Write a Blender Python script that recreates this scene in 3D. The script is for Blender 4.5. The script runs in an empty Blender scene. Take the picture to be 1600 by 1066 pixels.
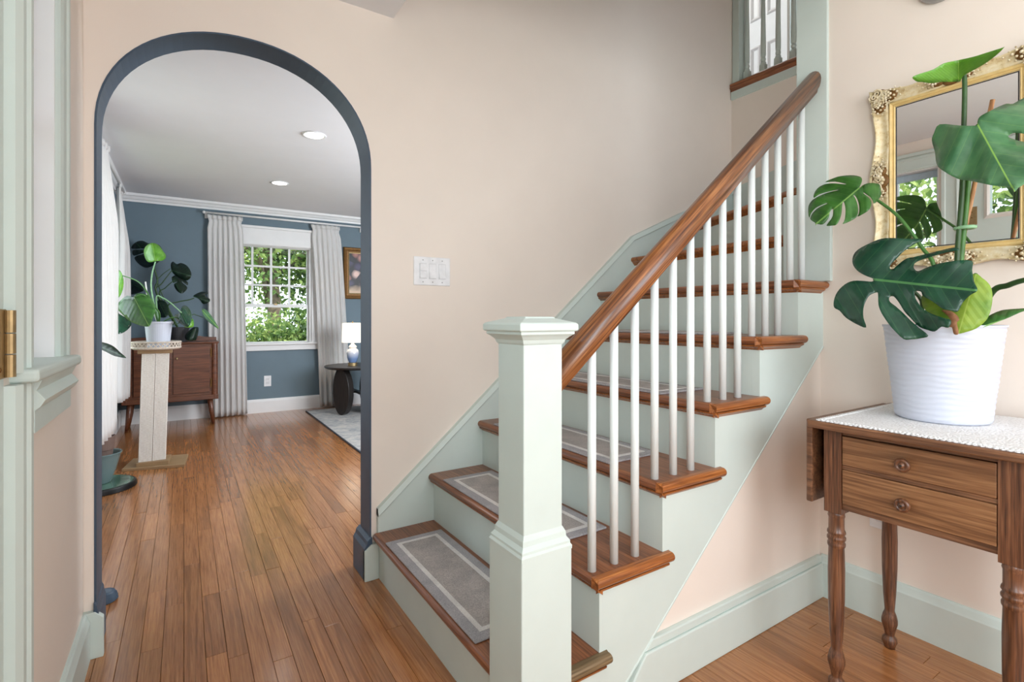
import bpy, bmesh, math, random
from mathutils import Vector, Matrix
from mathutils.geometry import delaunay_2d_cdt

random.seed(7)
S = bpy.context.scene
COL = S.collection
PI = math.pi

# ------------------------------------------------------------------ camera
YAW, FPX, HORIZON, EYE = 0.5739, 793.06, 498.08, 1.10
cam_d = bpy.data.cameras.new('camera')
cam_d.sensor_fit = 'HORIZONTAL'
cam_d.sensor_width = 36.0
cam_d.lens = 36.0 * FPX / 1600.0
cam_d.shift_y = -(533.0 - HORIZON) / 1600.0
cam_d.clip_start = 0.02
cam_d.clip_end = 200
cam = bpy.data.objects.new('camera', cam_d)
COL.objects.link(cam)
cam.location = (0, 0, EYE)
cam.rotation_euler = (PI / 2, 0, -YAW)
S.camera = cam

# ------------------------------------------------------------------ world, sun, big lights, exposure
w = bpy.data.worlds.new('sky')
S.world = w
w.use_nodes = True
bg = w.node_tree.nodes['Background']
bg.inputs[0].default_value = (0.80, 0.90, 1.0, 1)
bg.inputs[1].default_value = 3.6
vs = S.view_settings
vs.view_transform = 'Standard'
vs.look = 'None'
vs.exposure = 0.0
vs.gamma = 1.0
vs.use_curve_mapping = False
S.cycles.use_denoising = True
S.cycles.max_bounces = 10
S.cycles.diffuse_bounces = 5
S.cycles.transparent_max_bounces = 12
S.cycles.caustics_reflective = False
S.cycles.caustics_refractive = False
S.cycles.sample_clamp_indirect = 6.0

def light(name, kind, loc, rot, energy, color=(1, 1, 1), size=None, size_y=None, spot=None):
    d = bpy.data.lights.new(name, kind)
    d.energy = energy
    d.color = color
    if kind == 'AREA':
        d.shape = 'RECTANGLE'
        d.size = size
        d.size_y = size_y or size
    elif kind == 'SUN':
        d.angle = size
    else:
        d.shadow_soft_size = size
    if spot:
        d.spot_size = spot
        d.spot_blend = 0.6
    o = bpy.data.objects.new(name, d)
    COL.objects.link(o)
    o.location = loc
    o.rotation_euler = rot
    return o

light('sun_light', 'SUN', (0, -5, 12), (math.radians(38), 0, math.radians(25)), 4.5, (1.0, 0.95, 0.86), math.radians(1.5))
# added area light for the hall, set in the added front window
light('added_front_light', 'AREA', (1.0, -1.58, 1.45), (PI / 2, 0, 0), 33, (0.97, 0.98, 1.0), 1.7, 1.4)
# added cool side light for risers and mirror wall, in the added sidelight
light('added_side_light', 'AREA', (-0.285, -0.62, 1.45), (0, -PI / 2, 0), 21, (0.88, 0.95, 1.0), 1.3, 0.6)
# added living room fill light; no window is built for it
light('living_fill_light', 'AREA', (2.75, 2.75, 1.45), (PI / 2, 0, 0.55), 125, (0.90, 0.95, 1.0), 1.5, 1.5)
light('living_left_daylight', 'AREA', (-0.64, 3.9, 1.35), (0, -PI / 2, 0), 11, (0.92, 0.96, 1.0), 1.4, 1.2)
light('landing_fill_light', 'AREA', (3.75, 3.1, 4.7), (0, math.radians(-20), 0), 10, (1.0, 0.93, 0.88), 1.0, 0.8)  # added light for the upstairs door; no window stands there

# ------------------------------------------------------------------ pixel helpers (1600 x 1066 frame)
FW = Vector((math.sin(YAW), math.cos(YAW), 0))
RT = Vector((math.cos(YAW), -math.sin(YAW), 0))
CAM = Vector((0, 0, EYE))
def ray(u, v):
    return FW + RT * ((u - 800) / FPX) + Vector((0, 0, (HORIZON - v) / FPX))
def onx(u, v, x):
    r = ray(u, v); return CAM + r * (x / r.x)
def ony(u, v, y):
    r = ray(u, v); return CAM + r * (y / r.y)
def onz(u, v, z):
    r = ray(u, v); return CAM + r * ((z - EYE) / r.z)
def pix(p):
    q = Vector(p) - CAM
    d = q.dot(FW)
    return (800 + FPX * q.dot(RT) / d, HORIZON - FPX * q.z / d, d)

# ------------------------------------------------------------------ materials
MATS = {}
def srgb(r, g, b):
    f = lambda c: (c / 255 / 12.92) if c <= 10 else ((c / 255 + 0.055) / 1.055) ** 2.4
    return (f(r), f(g), f(b))
class NT:
    def __init__(s, name):
        s.m = bpy.data.materials.new(name); s.m.use_nodes = True
        s.t = s.m.node_tree; s.n = s.t.nodes
        s.b = s.n['Principled BSDF']; s.out = s.n['Material Output']
        MATS[name] = s.m
    def node(s, kind, **kw):
        n = s.n.new(kind)
        for k, v in kw.items():
            if k in n.inputs.keys(): n.inputs[k].default_value = v
            else: setattr(n, k, v)
        return n
    def link(s, a, b): s.t.links.new(a, b)
    def math(s, op, a, b=None):
        n = s.n.new('ShaderNodeMath'); n.operation = op
        for i, v in enumerate((a, b)):
            if v is None: continue
            if isinstance(v, (int, float)): n.inputs[i].default_value = v
            else: s.link(v, n.inputs[i])
        return n.outputs[0]
    def ramp(s, fac, stops):
        n = s.n.new('ShaderNodeValToRGB'); cr = n.color_ramp
        while len(cr.elements) < len(stops): cr.elements.new(0.5)
        for e, (p, c) in zip(cr.elements, stops):
            e.position = p; e.color = (*c, 1)
        s.link(fac, n.inputs[0]); return n.outputs[0]
    def mix(s, fac, a, b, mode='MIX'):
        n = s.n.new('ShaderNodeMix'); n.data_type = 'RGBA'; n.blend_type = mode
        for i, v in ((0, fac), (6, a), (7, b)):
            if isinstance(v, (int, float)): n.inputs[i].default_value = v
            elif isinstance(v, tuple): n.inputs[i].default_value = (*v, 1)
            else: s.link(v, n.inputs[i])
        return n.outputs[2]
    def pos(s): return s.node('ShaderNodeNewGeometry').outputs['Position']
    def mapping(s, vec, scale=(1, 1, 1), loc=(0, 0, 0), rot=(0, 0, 0)):
        n = s.n.new('ShaderNodeMapping')
        n.inputs['Scale'].default_value = scale; n.inputs['Location'].default_value = loc; n.inputs['Rotation'].default_value = rot
        s.link(vec, n.inputs[0]); return n.outputs[0]
    def noise(s, vec, scale, detail=3, rough=0.55, dist=0.0):
        n = s.node('ShaderNodeTexNoise'); n.inputs['Scale'].default_value = scale
        n.inputs['Detail'].default_value = detail; n.inputs['Roughness'].default_value = rough; n.inputs['Distortion'].default_value = dist
        if vec is not None: s.link(vec, n.inputs['Vector'])
        return n.outputs[0]
    def bump(s, h, strength=0.2, dist=0.002):
        n = s.node('ShaderNodeBump'); n.inputs['Strength'].default_value = strength; n.inputs['Distance'].default_value = dist
        s.link(h, n.inputs['Height']); s.link(n.outputs[0], s.b.inputs['Normal'])
    def color(s, c):
        if isinstance(c, tuple): s.b.inputs['Base Color'].default_value = (*c, 1)
        else: s.link(c, s.b.inputs['Base Color'])
    def set(s, rough=0.5, metal=0, spec=0.5, coat=0, trans=0):
        s.b.inputs['Roughness'].default_value = rough; s.b.inputs['Metallic'].default_value = metal
        s.b.inputs['Specular IOR Level'].default_value = spec; s.b.inputs['Coat Weight'].default_value = coat
        s.b.inputs['Transmission Weight'].default_value = trans

def paint(name, c, rough=0.6, var=0.04, bump=0.05, scale=6, spec=0.35):
    t = NT(name); t.set(rough, spec=spec)
    p = t.pos()
    n = t.noise(p, scale, 3)
    t.color(t.ramp(n, [(0.3, tuple(x * (1 - var) for x in c)), (0.7, tuple(min(1, x * (1 + var)) for x in c))]))
    t.bump(t.noise(p, 220, 2), bump, 0.001)
    return t.m
def plain(name, c, rough=0.4, metal=0.0, var=0.06, scale=30, bump=0.0, coat=0.0):
    t = NT(name); t.set(rough, metal, coat=coat)
    p = t.pos(); n = t.noise(p, scale, 3)
    t.color(t.ramp(n, [(0.3, tuple(x * (1 - var) for x in c)), (0.7, tuple(min(1, x * (1 + var)) for x in c))]))
    if bump: t.bump(n, bump, 0.002)
    return t.m
def wood(name, dark, mid, lite, axis='y', rough=0.35, coat=0.15, ring=9.0, fine=1.0, plank=None, streak=0.35, tone_v=1.0, slope=0.0, ylen=0.10):
    """grain runs along `axis`; colours come from stretched noise, growth rings from a distorted band"""
    t = NT(name); t.set(rough, coat=coat); t.b.inputs['Coat Roughness'].default_value = 0.16
    p = t.pos()
    oi = t.node('ShaderNodeObjectInfo').outputs['Random']
    rnd = oi
    if plank:
        sx = t.node('ShaderNodeSeparateXYZ'); t.link(p, sx.inputs[0])
        col = t.math('FLOOR', t.math('DIVIDE', t.math('ADD', sx.outputs[0], 3.0), plank))
        wn = t.node('ShaderNodeTexWhiteNoise'); wn.noise_dimensions = '2D'
        cb = t.node('ShaderNodeCombineXYZ'); t.link(col, cb.inputs[0]); t.link(oi, cb.inputs[1]); t.link(cb.outputs[0], wn.inputs['Vector'])
        rnd = wn.outputs['Value']
    cb = t.node('ShaderNodeCombineXYZ')
    o = t.math('MULTIPLY', rnd, 37.0)
    for i in range(3): t.link(o, cb.inputs[i])
    va = t.node('ShaderNodeVectorMath'); va.operation = 'ADD'; t.link(p, va.inputs[0]); t.link(cb.outputs[0], va.inputs[1])
    q = va.outputs[0]
    if slope: q = t.mapping(q, rot=(0, slope, 0))
    k = {'x': 0, 'y': 1, 'z': 2}[axis]
    sc = [1.0, 1.0, 1.0]; sc[k] = ylen
    st = t.mapping(q, tuple(sc))
    big = t.noise(st, ring, 2, 0.5, 0.4)
    rings = t.math('SINE', t.math('MULTIPLY', big, 44.0))
    rings = t.math('MULTIPLY', t.math('ADD', rings, 1.0), 0.5)
    sc2 = [1.0, 1.0, 1.0]; sc2[k] = 0.03
    fin = t.noise(t.mapping(q, tuple(sc2)), 170 * fine, 3, 0.7)
    c = t.ramp(fin, [(0.30, dark), (0.5, mid), (0.70, lite)])
    inv = t.math('SUBTRACT', 1.0, rings)
    line = t.math('MULTIPLY', t.math('POWER', inv, 5.0), streak)
    if plank: line = t.math('MULTIPLY', line, t.math('FRACT', t.math('MULTIPLY', rnd, 7.31)))
    c = t.mix(line, c, tuple(k * 0.85 for k in dark))
    tone = t.ramp(rnd, [(0.0, tuple(1 - 0.20 * tone_v * k for k in (1, 1.1, 1.2))), (0.5, (1, 1, 1)), (1.0, tuple(1 + 0.16 * tone_v * k for k in (1, 0.9, 0.7)))])
    c = t.mix(1.0, c, tone, 'MULTIPLY')
    t.color(c)
    t.bump(fin, 0.06, 0.001)
    return t.m

M = {}
M['peach'] = paint('peach_wall_paint', (0.83, 0.745, 0.665), 0.62, 0.012)
M['green'] = paint('pale_green_gloss_paint', (0.61, 0.695, 0.655), 0.48, 0.02, 0.08, 9, 0.3)
M['blue_wall'] = paint('slate_blue_wall_paint', (0.142, 0.200, 0.242), 0.6, 0.03)
M['navy'] = paint('dark_slate_blue_paint', (0.050, 0.082, 0.125), 0.45, 0.06, 0.1, 14, 0.45)
M['white_paint'] = paint('white_trim_paint', (0.80, 0.80, 0.80), 0.4, 0.02)
M['ceiling'] = paint('white_ceiling_paint', (0.80, 0.80, 0.82), 0.8, 0.01)
M['upstairs'] = paint('greyed_upstairs_paint', (0.62, 0.58, 0.54), 0.6, 0.02)
M['door_white'] = paint('offwhite_door_paint', (0.80, 0.77, 0.72), 0.4, 0.02)
M['baluster'] = paint('white_baluster_paint', (0.79, 0.855, 0.845), 0.35, 0.02)
M['floor'] = wood('oak_floor_boards', srgb(136, 86, 48), srgb(166, 110, 66), srgb(184, 128, 80), 'y', 0.20, 0.4, 6.0, 1.0, 0.06, 0.70, 0.8, 0.0, 0.05)
M['subfloor'] = plain('subfloor_dark', (0.05, 0.03, 0.02), 0.9)
M['tread'] = wood('stained_oak_tread', srgb(96, 54, 30), srgb(140, 84, 50), srgb(166, 106, 66), 'y', 0.33, 0.15, 8.0, 1.0, None, 0.5, 0.3)
M['tread_edge'] = wood('orange_oak_nosing', srgb(106, 56, 22), srgb(160, 94, 44), srgb(190, 124, 66), 'x', 0.33, 0.2, 8.0, 1.0, None, 0.5, 0.3)
M['tread_dull'] = wood('dull_olive_oak', srgb(88, 70, 46), srgb(120, 98, 68), srgb(142, 120, 88), 'x', 0.5, 0.0, 8.0, 1.0, None, 0.5, 0.2)  # duller, greyish-olive oak on the lowest return nosing
M['rail'] = wood('walnut_stained_rail', srgb(70, 36, 16), srgb(138, 84, 46), srgb(186, 126, 74), 'x', 0.30, 0.3, 7.0, 0.7, None, 0.6, 0.2, math.atan(0.8425), 0.03)
M['table_wood'] = wood('old_walnut_table', srgb(74, 46, 30), srgb(116, 78, 52), srgb(146, 104, 74), 'y', 0.42, 0.1, 8.0, 1.0, None, 0.5, 0.3)
M['table_leg'] = wood('old_walnut_leg', srgb(58, 34, 22), srgb(102, 64, 42), srgb(136, 92, 62), 'z', 0.35, 0.2, 14.0, 1.0, None, 0.5, 0.2)
M['drawer'] = wood('figured_walnut_drawer', srgb(98, 62, 36), srgb(136, 94, 60), srgb(158, 116, 78), 'y', 0.42, 0.1, 7.0, 1.0, None, 0.6, 0.15)
M['cabinet'] = wood('teak_sideboard', srgb(62, 32, 18), srgb(100, 56, 34), srgb(126, 76, 50), 'x', 0.35, 0.2, 6.0, 1.0, None, 0.4, 0.2)
M['black_wood'] = wood('black_stained_wood', (0.010, 0.009, 0.009), (0.018, 0.015, 0.014), (0.035, 0.028, 0.024), 'z', 0.4, 0.1, 8.0, 1.0, None, 0.3, 0.1)
M['brass'] = plain('aged_brass', srgb(168, 144, 104), 0.42, 0.75, 0.15, 60)
M['dark_metal'] = plain('dark_metal', (0.03, 0.03, 0.03), 0.4, 0.8)
M['grey_metal'] = plain('brushed_grey_metal', (0.42, 0.42, 0.42), 0.35, 0.7)
M['plastic'] = plain('white_plastic', (0.82, 0.83, 0.85), 0.3)
M['plastic_shade'] = plain('light_grey_plastic', (0.68, 0.69, 0.71), 0.4)
M['pot'] = plain('white_ribbed_pot', (0.58, 0.61, 0.70), 0.45, 0, 0.02)
M['soil'] = plain('potting_soil', (0.035, 0.022, 0.014), 0.95, 0, 0.5, 60, 0.8)
M['stem'] = plain('green_stem', srgb(64, 112, 44), 0.45, 0, 0.25, 30)
M['stem_dark'] = plain('dark_green_stem', srgb(44, 76, 34), 0.45, 0, 0.25, 30)
M['stem_pale'] = plain('pale_green_stem', srgb(138, 182, 140), 0.45, 0, 0.2, 30)
M['bamboo'] = wood('bamboo_stake', srgb(128, 84, 48), srgb(178, 128, 84), srgb(206, 160, 112), 'z', 0.45, 0.05, 20, 1.0, None, 0.3, 0.1)
M['dry'] = plain('dry_brown_leaf', srgb(150, 104, 70), 0.8, 0, 0.35, 40, 0.5)
M['terracotta'] = plain('greyed_brown_pot', srgb(108, 88, 80), 0.6, 0, 0.08)
M['black_pot'] = plain('dark_pot', (0.03, 0.03, 0.035), 0.5)
M['gold'] = plain('pale_gold_gilt', srgb(222, 194, 132), 0.42, 0.1, 0.1, 40)
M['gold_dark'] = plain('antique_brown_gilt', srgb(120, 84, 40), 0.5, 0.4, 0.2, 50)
M['soot'] = plain('black_inner_lip', (0.02, 0.018, 0.015), 0.5)
M['sheet'] = plain('lampshade_ring', (0.7, 0.7, 0.7), 0.5)

def special():
    # mirror
    t = NT('mirror_silver'); t.set(0.01, 1.0); t.color((0.93, 0.94, 0.94)); M['mirror'] = t.m
    # clear glazing: light passes, a little gloss stays
    t = NT('window_glass')
    tr = t.node('ShaderNodeBsdfTransparent'); gl = t.node('ShaderNodeBsdfGlossy', Roughness=0.02)
    fr = t.node('ShaderNodeFresnel', IOR=1.35); mx = t.node('ShaderNodeMixShader')
    t.link(fr.outputs[0], mx.inputs[0]); t.link(tr.outputs[0], mx.inputs[1]); t.link(gl.outputs[0], mx.inputs[2]); t.link(mx.outputs[0], t.out.inputs[0])
    M['glass'] = t.m
    # tinted glass bowl
    t = NT('teal_glass'); t.set(0.05)
    tr = t.node('ShaderNodeBsdfTransparent', Color=(0.62, 0.74, 0.74, 1)); mx = t.node('ShaderNodeMixShader'); mx.inputs[0].default_value = 0.55
    t.color((0.24, 0.34, 0.35)); t.link(tr.outputs[0], mx.inputs[1]); t.link(t.b.outputs[0], mx.inputs[2]); t.link(mx.outputs[0], t.out.inputs[0])
    M['bowl_glass'] = t.m
    # curtain fabric, a little light comes through
    t = NT('white_linen_curtain'); t.set(0.9, spec=0.1)
    t.color((0.86, 0.85, 0.84))
    tl = t.node('ShaderNodeBsdfTranslucent', Color=(0.80, 0.79, 0.78, 1)); mx = t.node('ShaderNodeMixShader'); mx.inputs[0].default_value = 0.35
    t.link(t.b.outputs[0], mx.inputs[1]); t.link(tl.outputs[0], mx.inputs[2]); t.link(mx.outputs[0], t.out.inputs[0])
    t.bump(t.noise(t.mapping(t.pos(), (1, 1, 0.4)), 300, 2), 0.25, 0.002)
    M['curtain'] = t.m
    # lit lamp shade
    t = NT('lit_lampshade'); t.set(0.9); t.color((0.85, 0.80, 0.72))
    t.b.inputs['Emission Color'].default_value = (1.0, 0.90, 0.74, 1); t.b.inputs['Emission Strength'].default_value = 0.95
    M['shade'] = t.m
    t = NT('lit_downlight'); t.color((1, 1, 1)); t.b.inputs['Emission Color'].default_value = (1.0, 0.96, 0.9, 1); t.b.inputs['Emission Strength'].default_value = 2.5
    M['downlight'] = t.m
    # ceramics of the lamp, white over pale blue
    t = NT('pale_blue_ceramic'); t.set(0.15, coat=0.5)
    sp = t.node('ShaderNodeSeparateXYZ'); t.link(t.pos(), sp.inputs[0])
    mr = t.node('ShaderNodeMapRange'); mr.inputs[1].default_value = 0.62; mr.inputs[2].default_value = 0.78; t.link(sp.outputs[2], mr.inputs[0])
    t.color(t.ramp(mr.outputs[0], [(0.1, srgb(120, 146, 190)), (0.6, srgb(214, 216, 224)), (1.0, srgb(232, 226, 216))])); M['ceramic'] = t.m
    # carpet mats
    def carpet(name, a, b):
        t = NT(name); t.set(0.95, spec=0.1)
        n = t.noise(t.pos(), 260, 4, 0.7); g = t.noise(t.pos(), 14, 3)
        c = t.ramp(n, [(0.3, a), (0.7, b)])
        t.color(t.mix(1.0, c, t.ramp(g, [(0.3, (0.86, 0.86, 0.86)), (0.7, (1.12, 1.10, 1.08))]), 'MULTIPLY'))
        t.bump(n, 0.8, 0.004); return t.m
    M['mat_grey'] = carpet('grey_mat_pile', srgb(150, 145, 143), srgb(206, 199, 195))
    M['mat_border'] = carpet('grey_mat_border_pile', srgb(148, 147, 152), srgb(202, 199, 202))
    M['mat_white'] = carpet('cream_mat_stripe', srgb(216, 214, 212), srgb(244, 242, 240))
    # living-room rug, worn pattern
    t = NT('distressed_rug'); t.set(0.95, spec=0.1)
    p = t.pos()
    n1 = t.noise(t.mapping(p, (1, 1, 1)), 6, 6, 0.75, 1.5); n2 = t.noise(t.mapping(p, (2.0, 7.0, 1)), 7, 5, 0.8, 0.6)
    c = t.ramp(n1, [(0.32, srgb(96, 108, 122)), (0.48, srgb(158, 160, 162)), (0.62, srgb(196, 190, 182))])
    c2 = t.ramp(n2, [(0.35, srgb(84, 92, 104)), (0.5, srgb(205, 200, 194)), (0.7, srgb(176, 172, 168))])
    t.color(t.mix(0.45, c, c2)); t.bump(t.noise(p, 300, 2), 0.6, 0.003); M['rug'] = t.m
    t = NT('rug_binding'); t.set(0.9); t.color(srgb(52, 56, 66)); M['rug_edge'] = t.m
    # sisal posts
    t = NT('sisal_rope'); t.set(0.9, spec=0.1)
    sp = t.node('ShaderNodeSeparateXYZ'); t.link(t.pos(), sp.inputs[0])
    n = t.noise(t.mapping(t.pos(), (1, 1, 6)), 60, 3)
    t.color(t.ramp(n, [(0.3, srgb(206, 198, 188)), (0.7, srgb(234, 230, 224))])); t.bump(n, 0.6, 0.003); M['sisal'] = t.m
    M['post_wood'] = plain('pale_brown_board', srgb(150, 122, 88), 0.6, 0, 0.08, 12)
    M['wicker'] = plain('whitewashed_wicker', srgb(206, 194, 180), 0.7, 0, 0.15, 60)
    # lace cloth
    t = NT('white_lace'); t.set(0.95, spec=0.05)
    n = t.node('ShaderNodeTexVoronoi'); n.inputs['Scale'].default_value = 160; t.link(t.pos(), n.inputs['Vector'])
    t.color(t.ramp(n.outputs['Distance'], [(0.1, (0.62, 0.61, 0.60)), (0.5, (0.84, 0.84, 0.84))])); t.bump(n.outputs['Distance'], 0.7, 0.003); M['lace'] = t.m
    # cream-gold plaster of the mirror frame
    t = NT('cream_gilt_plaster'); t.set(0.45, 0.15)
    n = t.noise(t.pos(), 46, 5, 0.7)
    t.color(t.ramp(n, [(0.26, srgb(176, 142, 86)), (0.46, srgb(224, 206, 162)), (0.7, srgb(236, 226, 200))])); M['plaster'] = t.m
    t = NT('ornament_gilt'); t.set(0.5, 0.15)
    ao = t.node('ShaderNodeNewGeometry').outputs['Pointiness']
    n = t.noise(t.pos(), 90, 4, 0.7)
    t.color(t.ramp(n, [(0.30, srgb(120, 94, 54)), (0.46, srgb(214, 198, 160)), (0.68, srgb(238, 230, 210))])); M['ornament'] = t.m
    # painting: dark ground with soft rose, white and orange flower heads over a pale cloth
    t = NT('flower_painting'); t.set(0.45)
    p = t.pos()
    v = t.node('ShaderNodeTexVoronoi'); v.inputs['Scale'].default_value = 9.5; v.inputs['Randomness'].default_value = 1.0
    t.link(t.mapping(p, (1, 1, 1)), v.inputs['Vector'])
    sepc = t.node('ShaderNodeSeparateColor'); t.link(v.outputs['Color'], sepc.inputs[0])
    flower = t.ramp(sepc.outputs[0], [(0.0, srgb(20, 20, 30)), (0.30, srgb(26, 26, 40)), (0.42, srgb(212, 150, 140)), (0.58, srgb(190, 78, 52)), (0.72, srgb(222, 190, 180)), (0.9, srgb(60, 52, 84))])
    rim = t.ramp(v.outputs['Distance'], [(0.25, (1, 1, 1)), (0.62, (0.06, 0.05, 0.07))])
    c = t.mix(1.0, flower, rim, 'MULTIPLY')
    sp = t.node('ShaderNodeSeparateXYZ'); t.link(p, sp.inputs[0])
    edge = t.math('ADD', sp.outputs[2], t.math('MULTIPLY', t.noise(p, 8, 3), 0.10))
    mr = t.node('ShaderNodeMapRange'); mr.inputs[1].default_value = 1.50; mr.inputs[2].default_value = 1.58; t.link(edge, mr.inputs[0])
    t.color(t.mix(mr.outputs[0], srgb(206, 178, 150), c)); M['painting'] = t.m
    # far foliage (used outdoors)
    for nm, a, b in (('leaf_sun', srgb(104, 136, 62), srgb(186, 200, 120)), ('leaf_mid', srgb(62, 94, 44), srgb(120, 148, 76)), ('leaf_deep', srgb(38, 62, 34), srgb(80, 108, 58))):
        t = NT(nm); t.set(0.5)
        n = t.noise(t.pos(), 5, 4, 0.8)
        t.color(t.ramp(n, [(0.35, a), (0.65, b)]))
        tl = t.node('ShaderNodeBsdfTranslucent', Color=(*b, 1)); mx = t.node('ShaderNodeMixShader'); mx.inputs[0].default_value = 0.4
        t.link(t.b.outputs[0], mx.inputs[1]); t.link(tl.outputs[0], mx.inputs[2]); t.link(mx.outputs[0], t.out.inputs[0]); M[nm] = t.m
    M['bark'] = plain('tree_bark', srgb(120, 104, 88), 0.9, 0, 0.3, 12, 0.8)
    M['lawn'] = plain('lawn', srgb(96, 120, 56), 0.9, 0, 0.3, 3)
special()

def leafmat(name, deep, light_, rib, rough=0.3, freq=7.0, patch=0.0):
    t = NT(name); t.set(rough, coat=0.1)
    uv = t.node('ShaderNodeUVMap'); sp = t.node('ShaderNodeSeparateXYZ'); t.link(uv.outputs[0], sp.inputs[0])
    s = sp.outputs[0]; d = t.math('ABSOLUTE', sp.outputs[1])
    ph = t.math('SUBTRACT', s, t.math('MULTIPLY', d, 0.75))
    tri = t.math('ABSOLUTE', t.math('SUBTRACT', t.math('FRACT', t.math('MULTIPLY', ph, freq)), 0.5))
    vein = t.math('LESS_THAN', tri, 0.035)
    n = t.noise(t.pos(), 18, 3)
    blade = t.ramp(n, [(0.3, deep), (0.72, light_)])
    c = t.mix(t.math('MULTIPLY', vein, 0.16), blade, rib)
    midr = t.math('LESS_THAN', d, 0.011)
    c = t.mix(midr, c, rib)
    t.color(c)
    h = t.math('ADD', t.math('MULTIPLY', tri, 2.0), t.math('MULTIPLY', midr, 0.6))
    t.bump(h, 0.14, 0.006)
    tl = t.node('ShaderNodeBsdfTranslucent'); t.link(c, tl.inputs[0])
    mx = t.node('ShaderNodeMixShader'); mx.inputs[0].default_value = 0.22
    t.link(t.b.outputs[0], mx.inputs[1]); t.link(tl.outputs[0], mx.inputs[2]); t.link(mx.outputs[0], t.out.inputs[0])
    return t.m
M['leaf'] = leafmat('monstera_leaf_green', srgb(42, 92, 36), srgb(74, 132, 54), srgb(132, 178, 92))
M['leaf_dark'] = leafmat('monstera_leaf_dark', srgb(20, 62, 46), srgb(38, 88, 62), srgb(84, 142, 84), 0.26)
M['leaf_bright'] = leafmat('monstera_leaf_bright', srgb(88, 152, 44), srgb(120, 182, 62), srgb(160, 206, 96))
M['leaf_pale'] = leafmat('monstera_leaf_grey_green', srgb(58, 112, 72), srgb(98, 148, 100), srgb(150, 200, 96), 0.3, 6.0)
M['leaf_yellow'] = leafmat('monstera_leaf_yellowing', srgb(104, 150, 40), srgb(164, 190, 70), srgb(180, 204, 96), 0.45)
M['leaf_shade'] = leafmat('monstera_leaf_blackish', srgb(14, 34, 24), srgb(26, 52, 36), srgb(60, 92, 62), 0.35)

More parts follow.
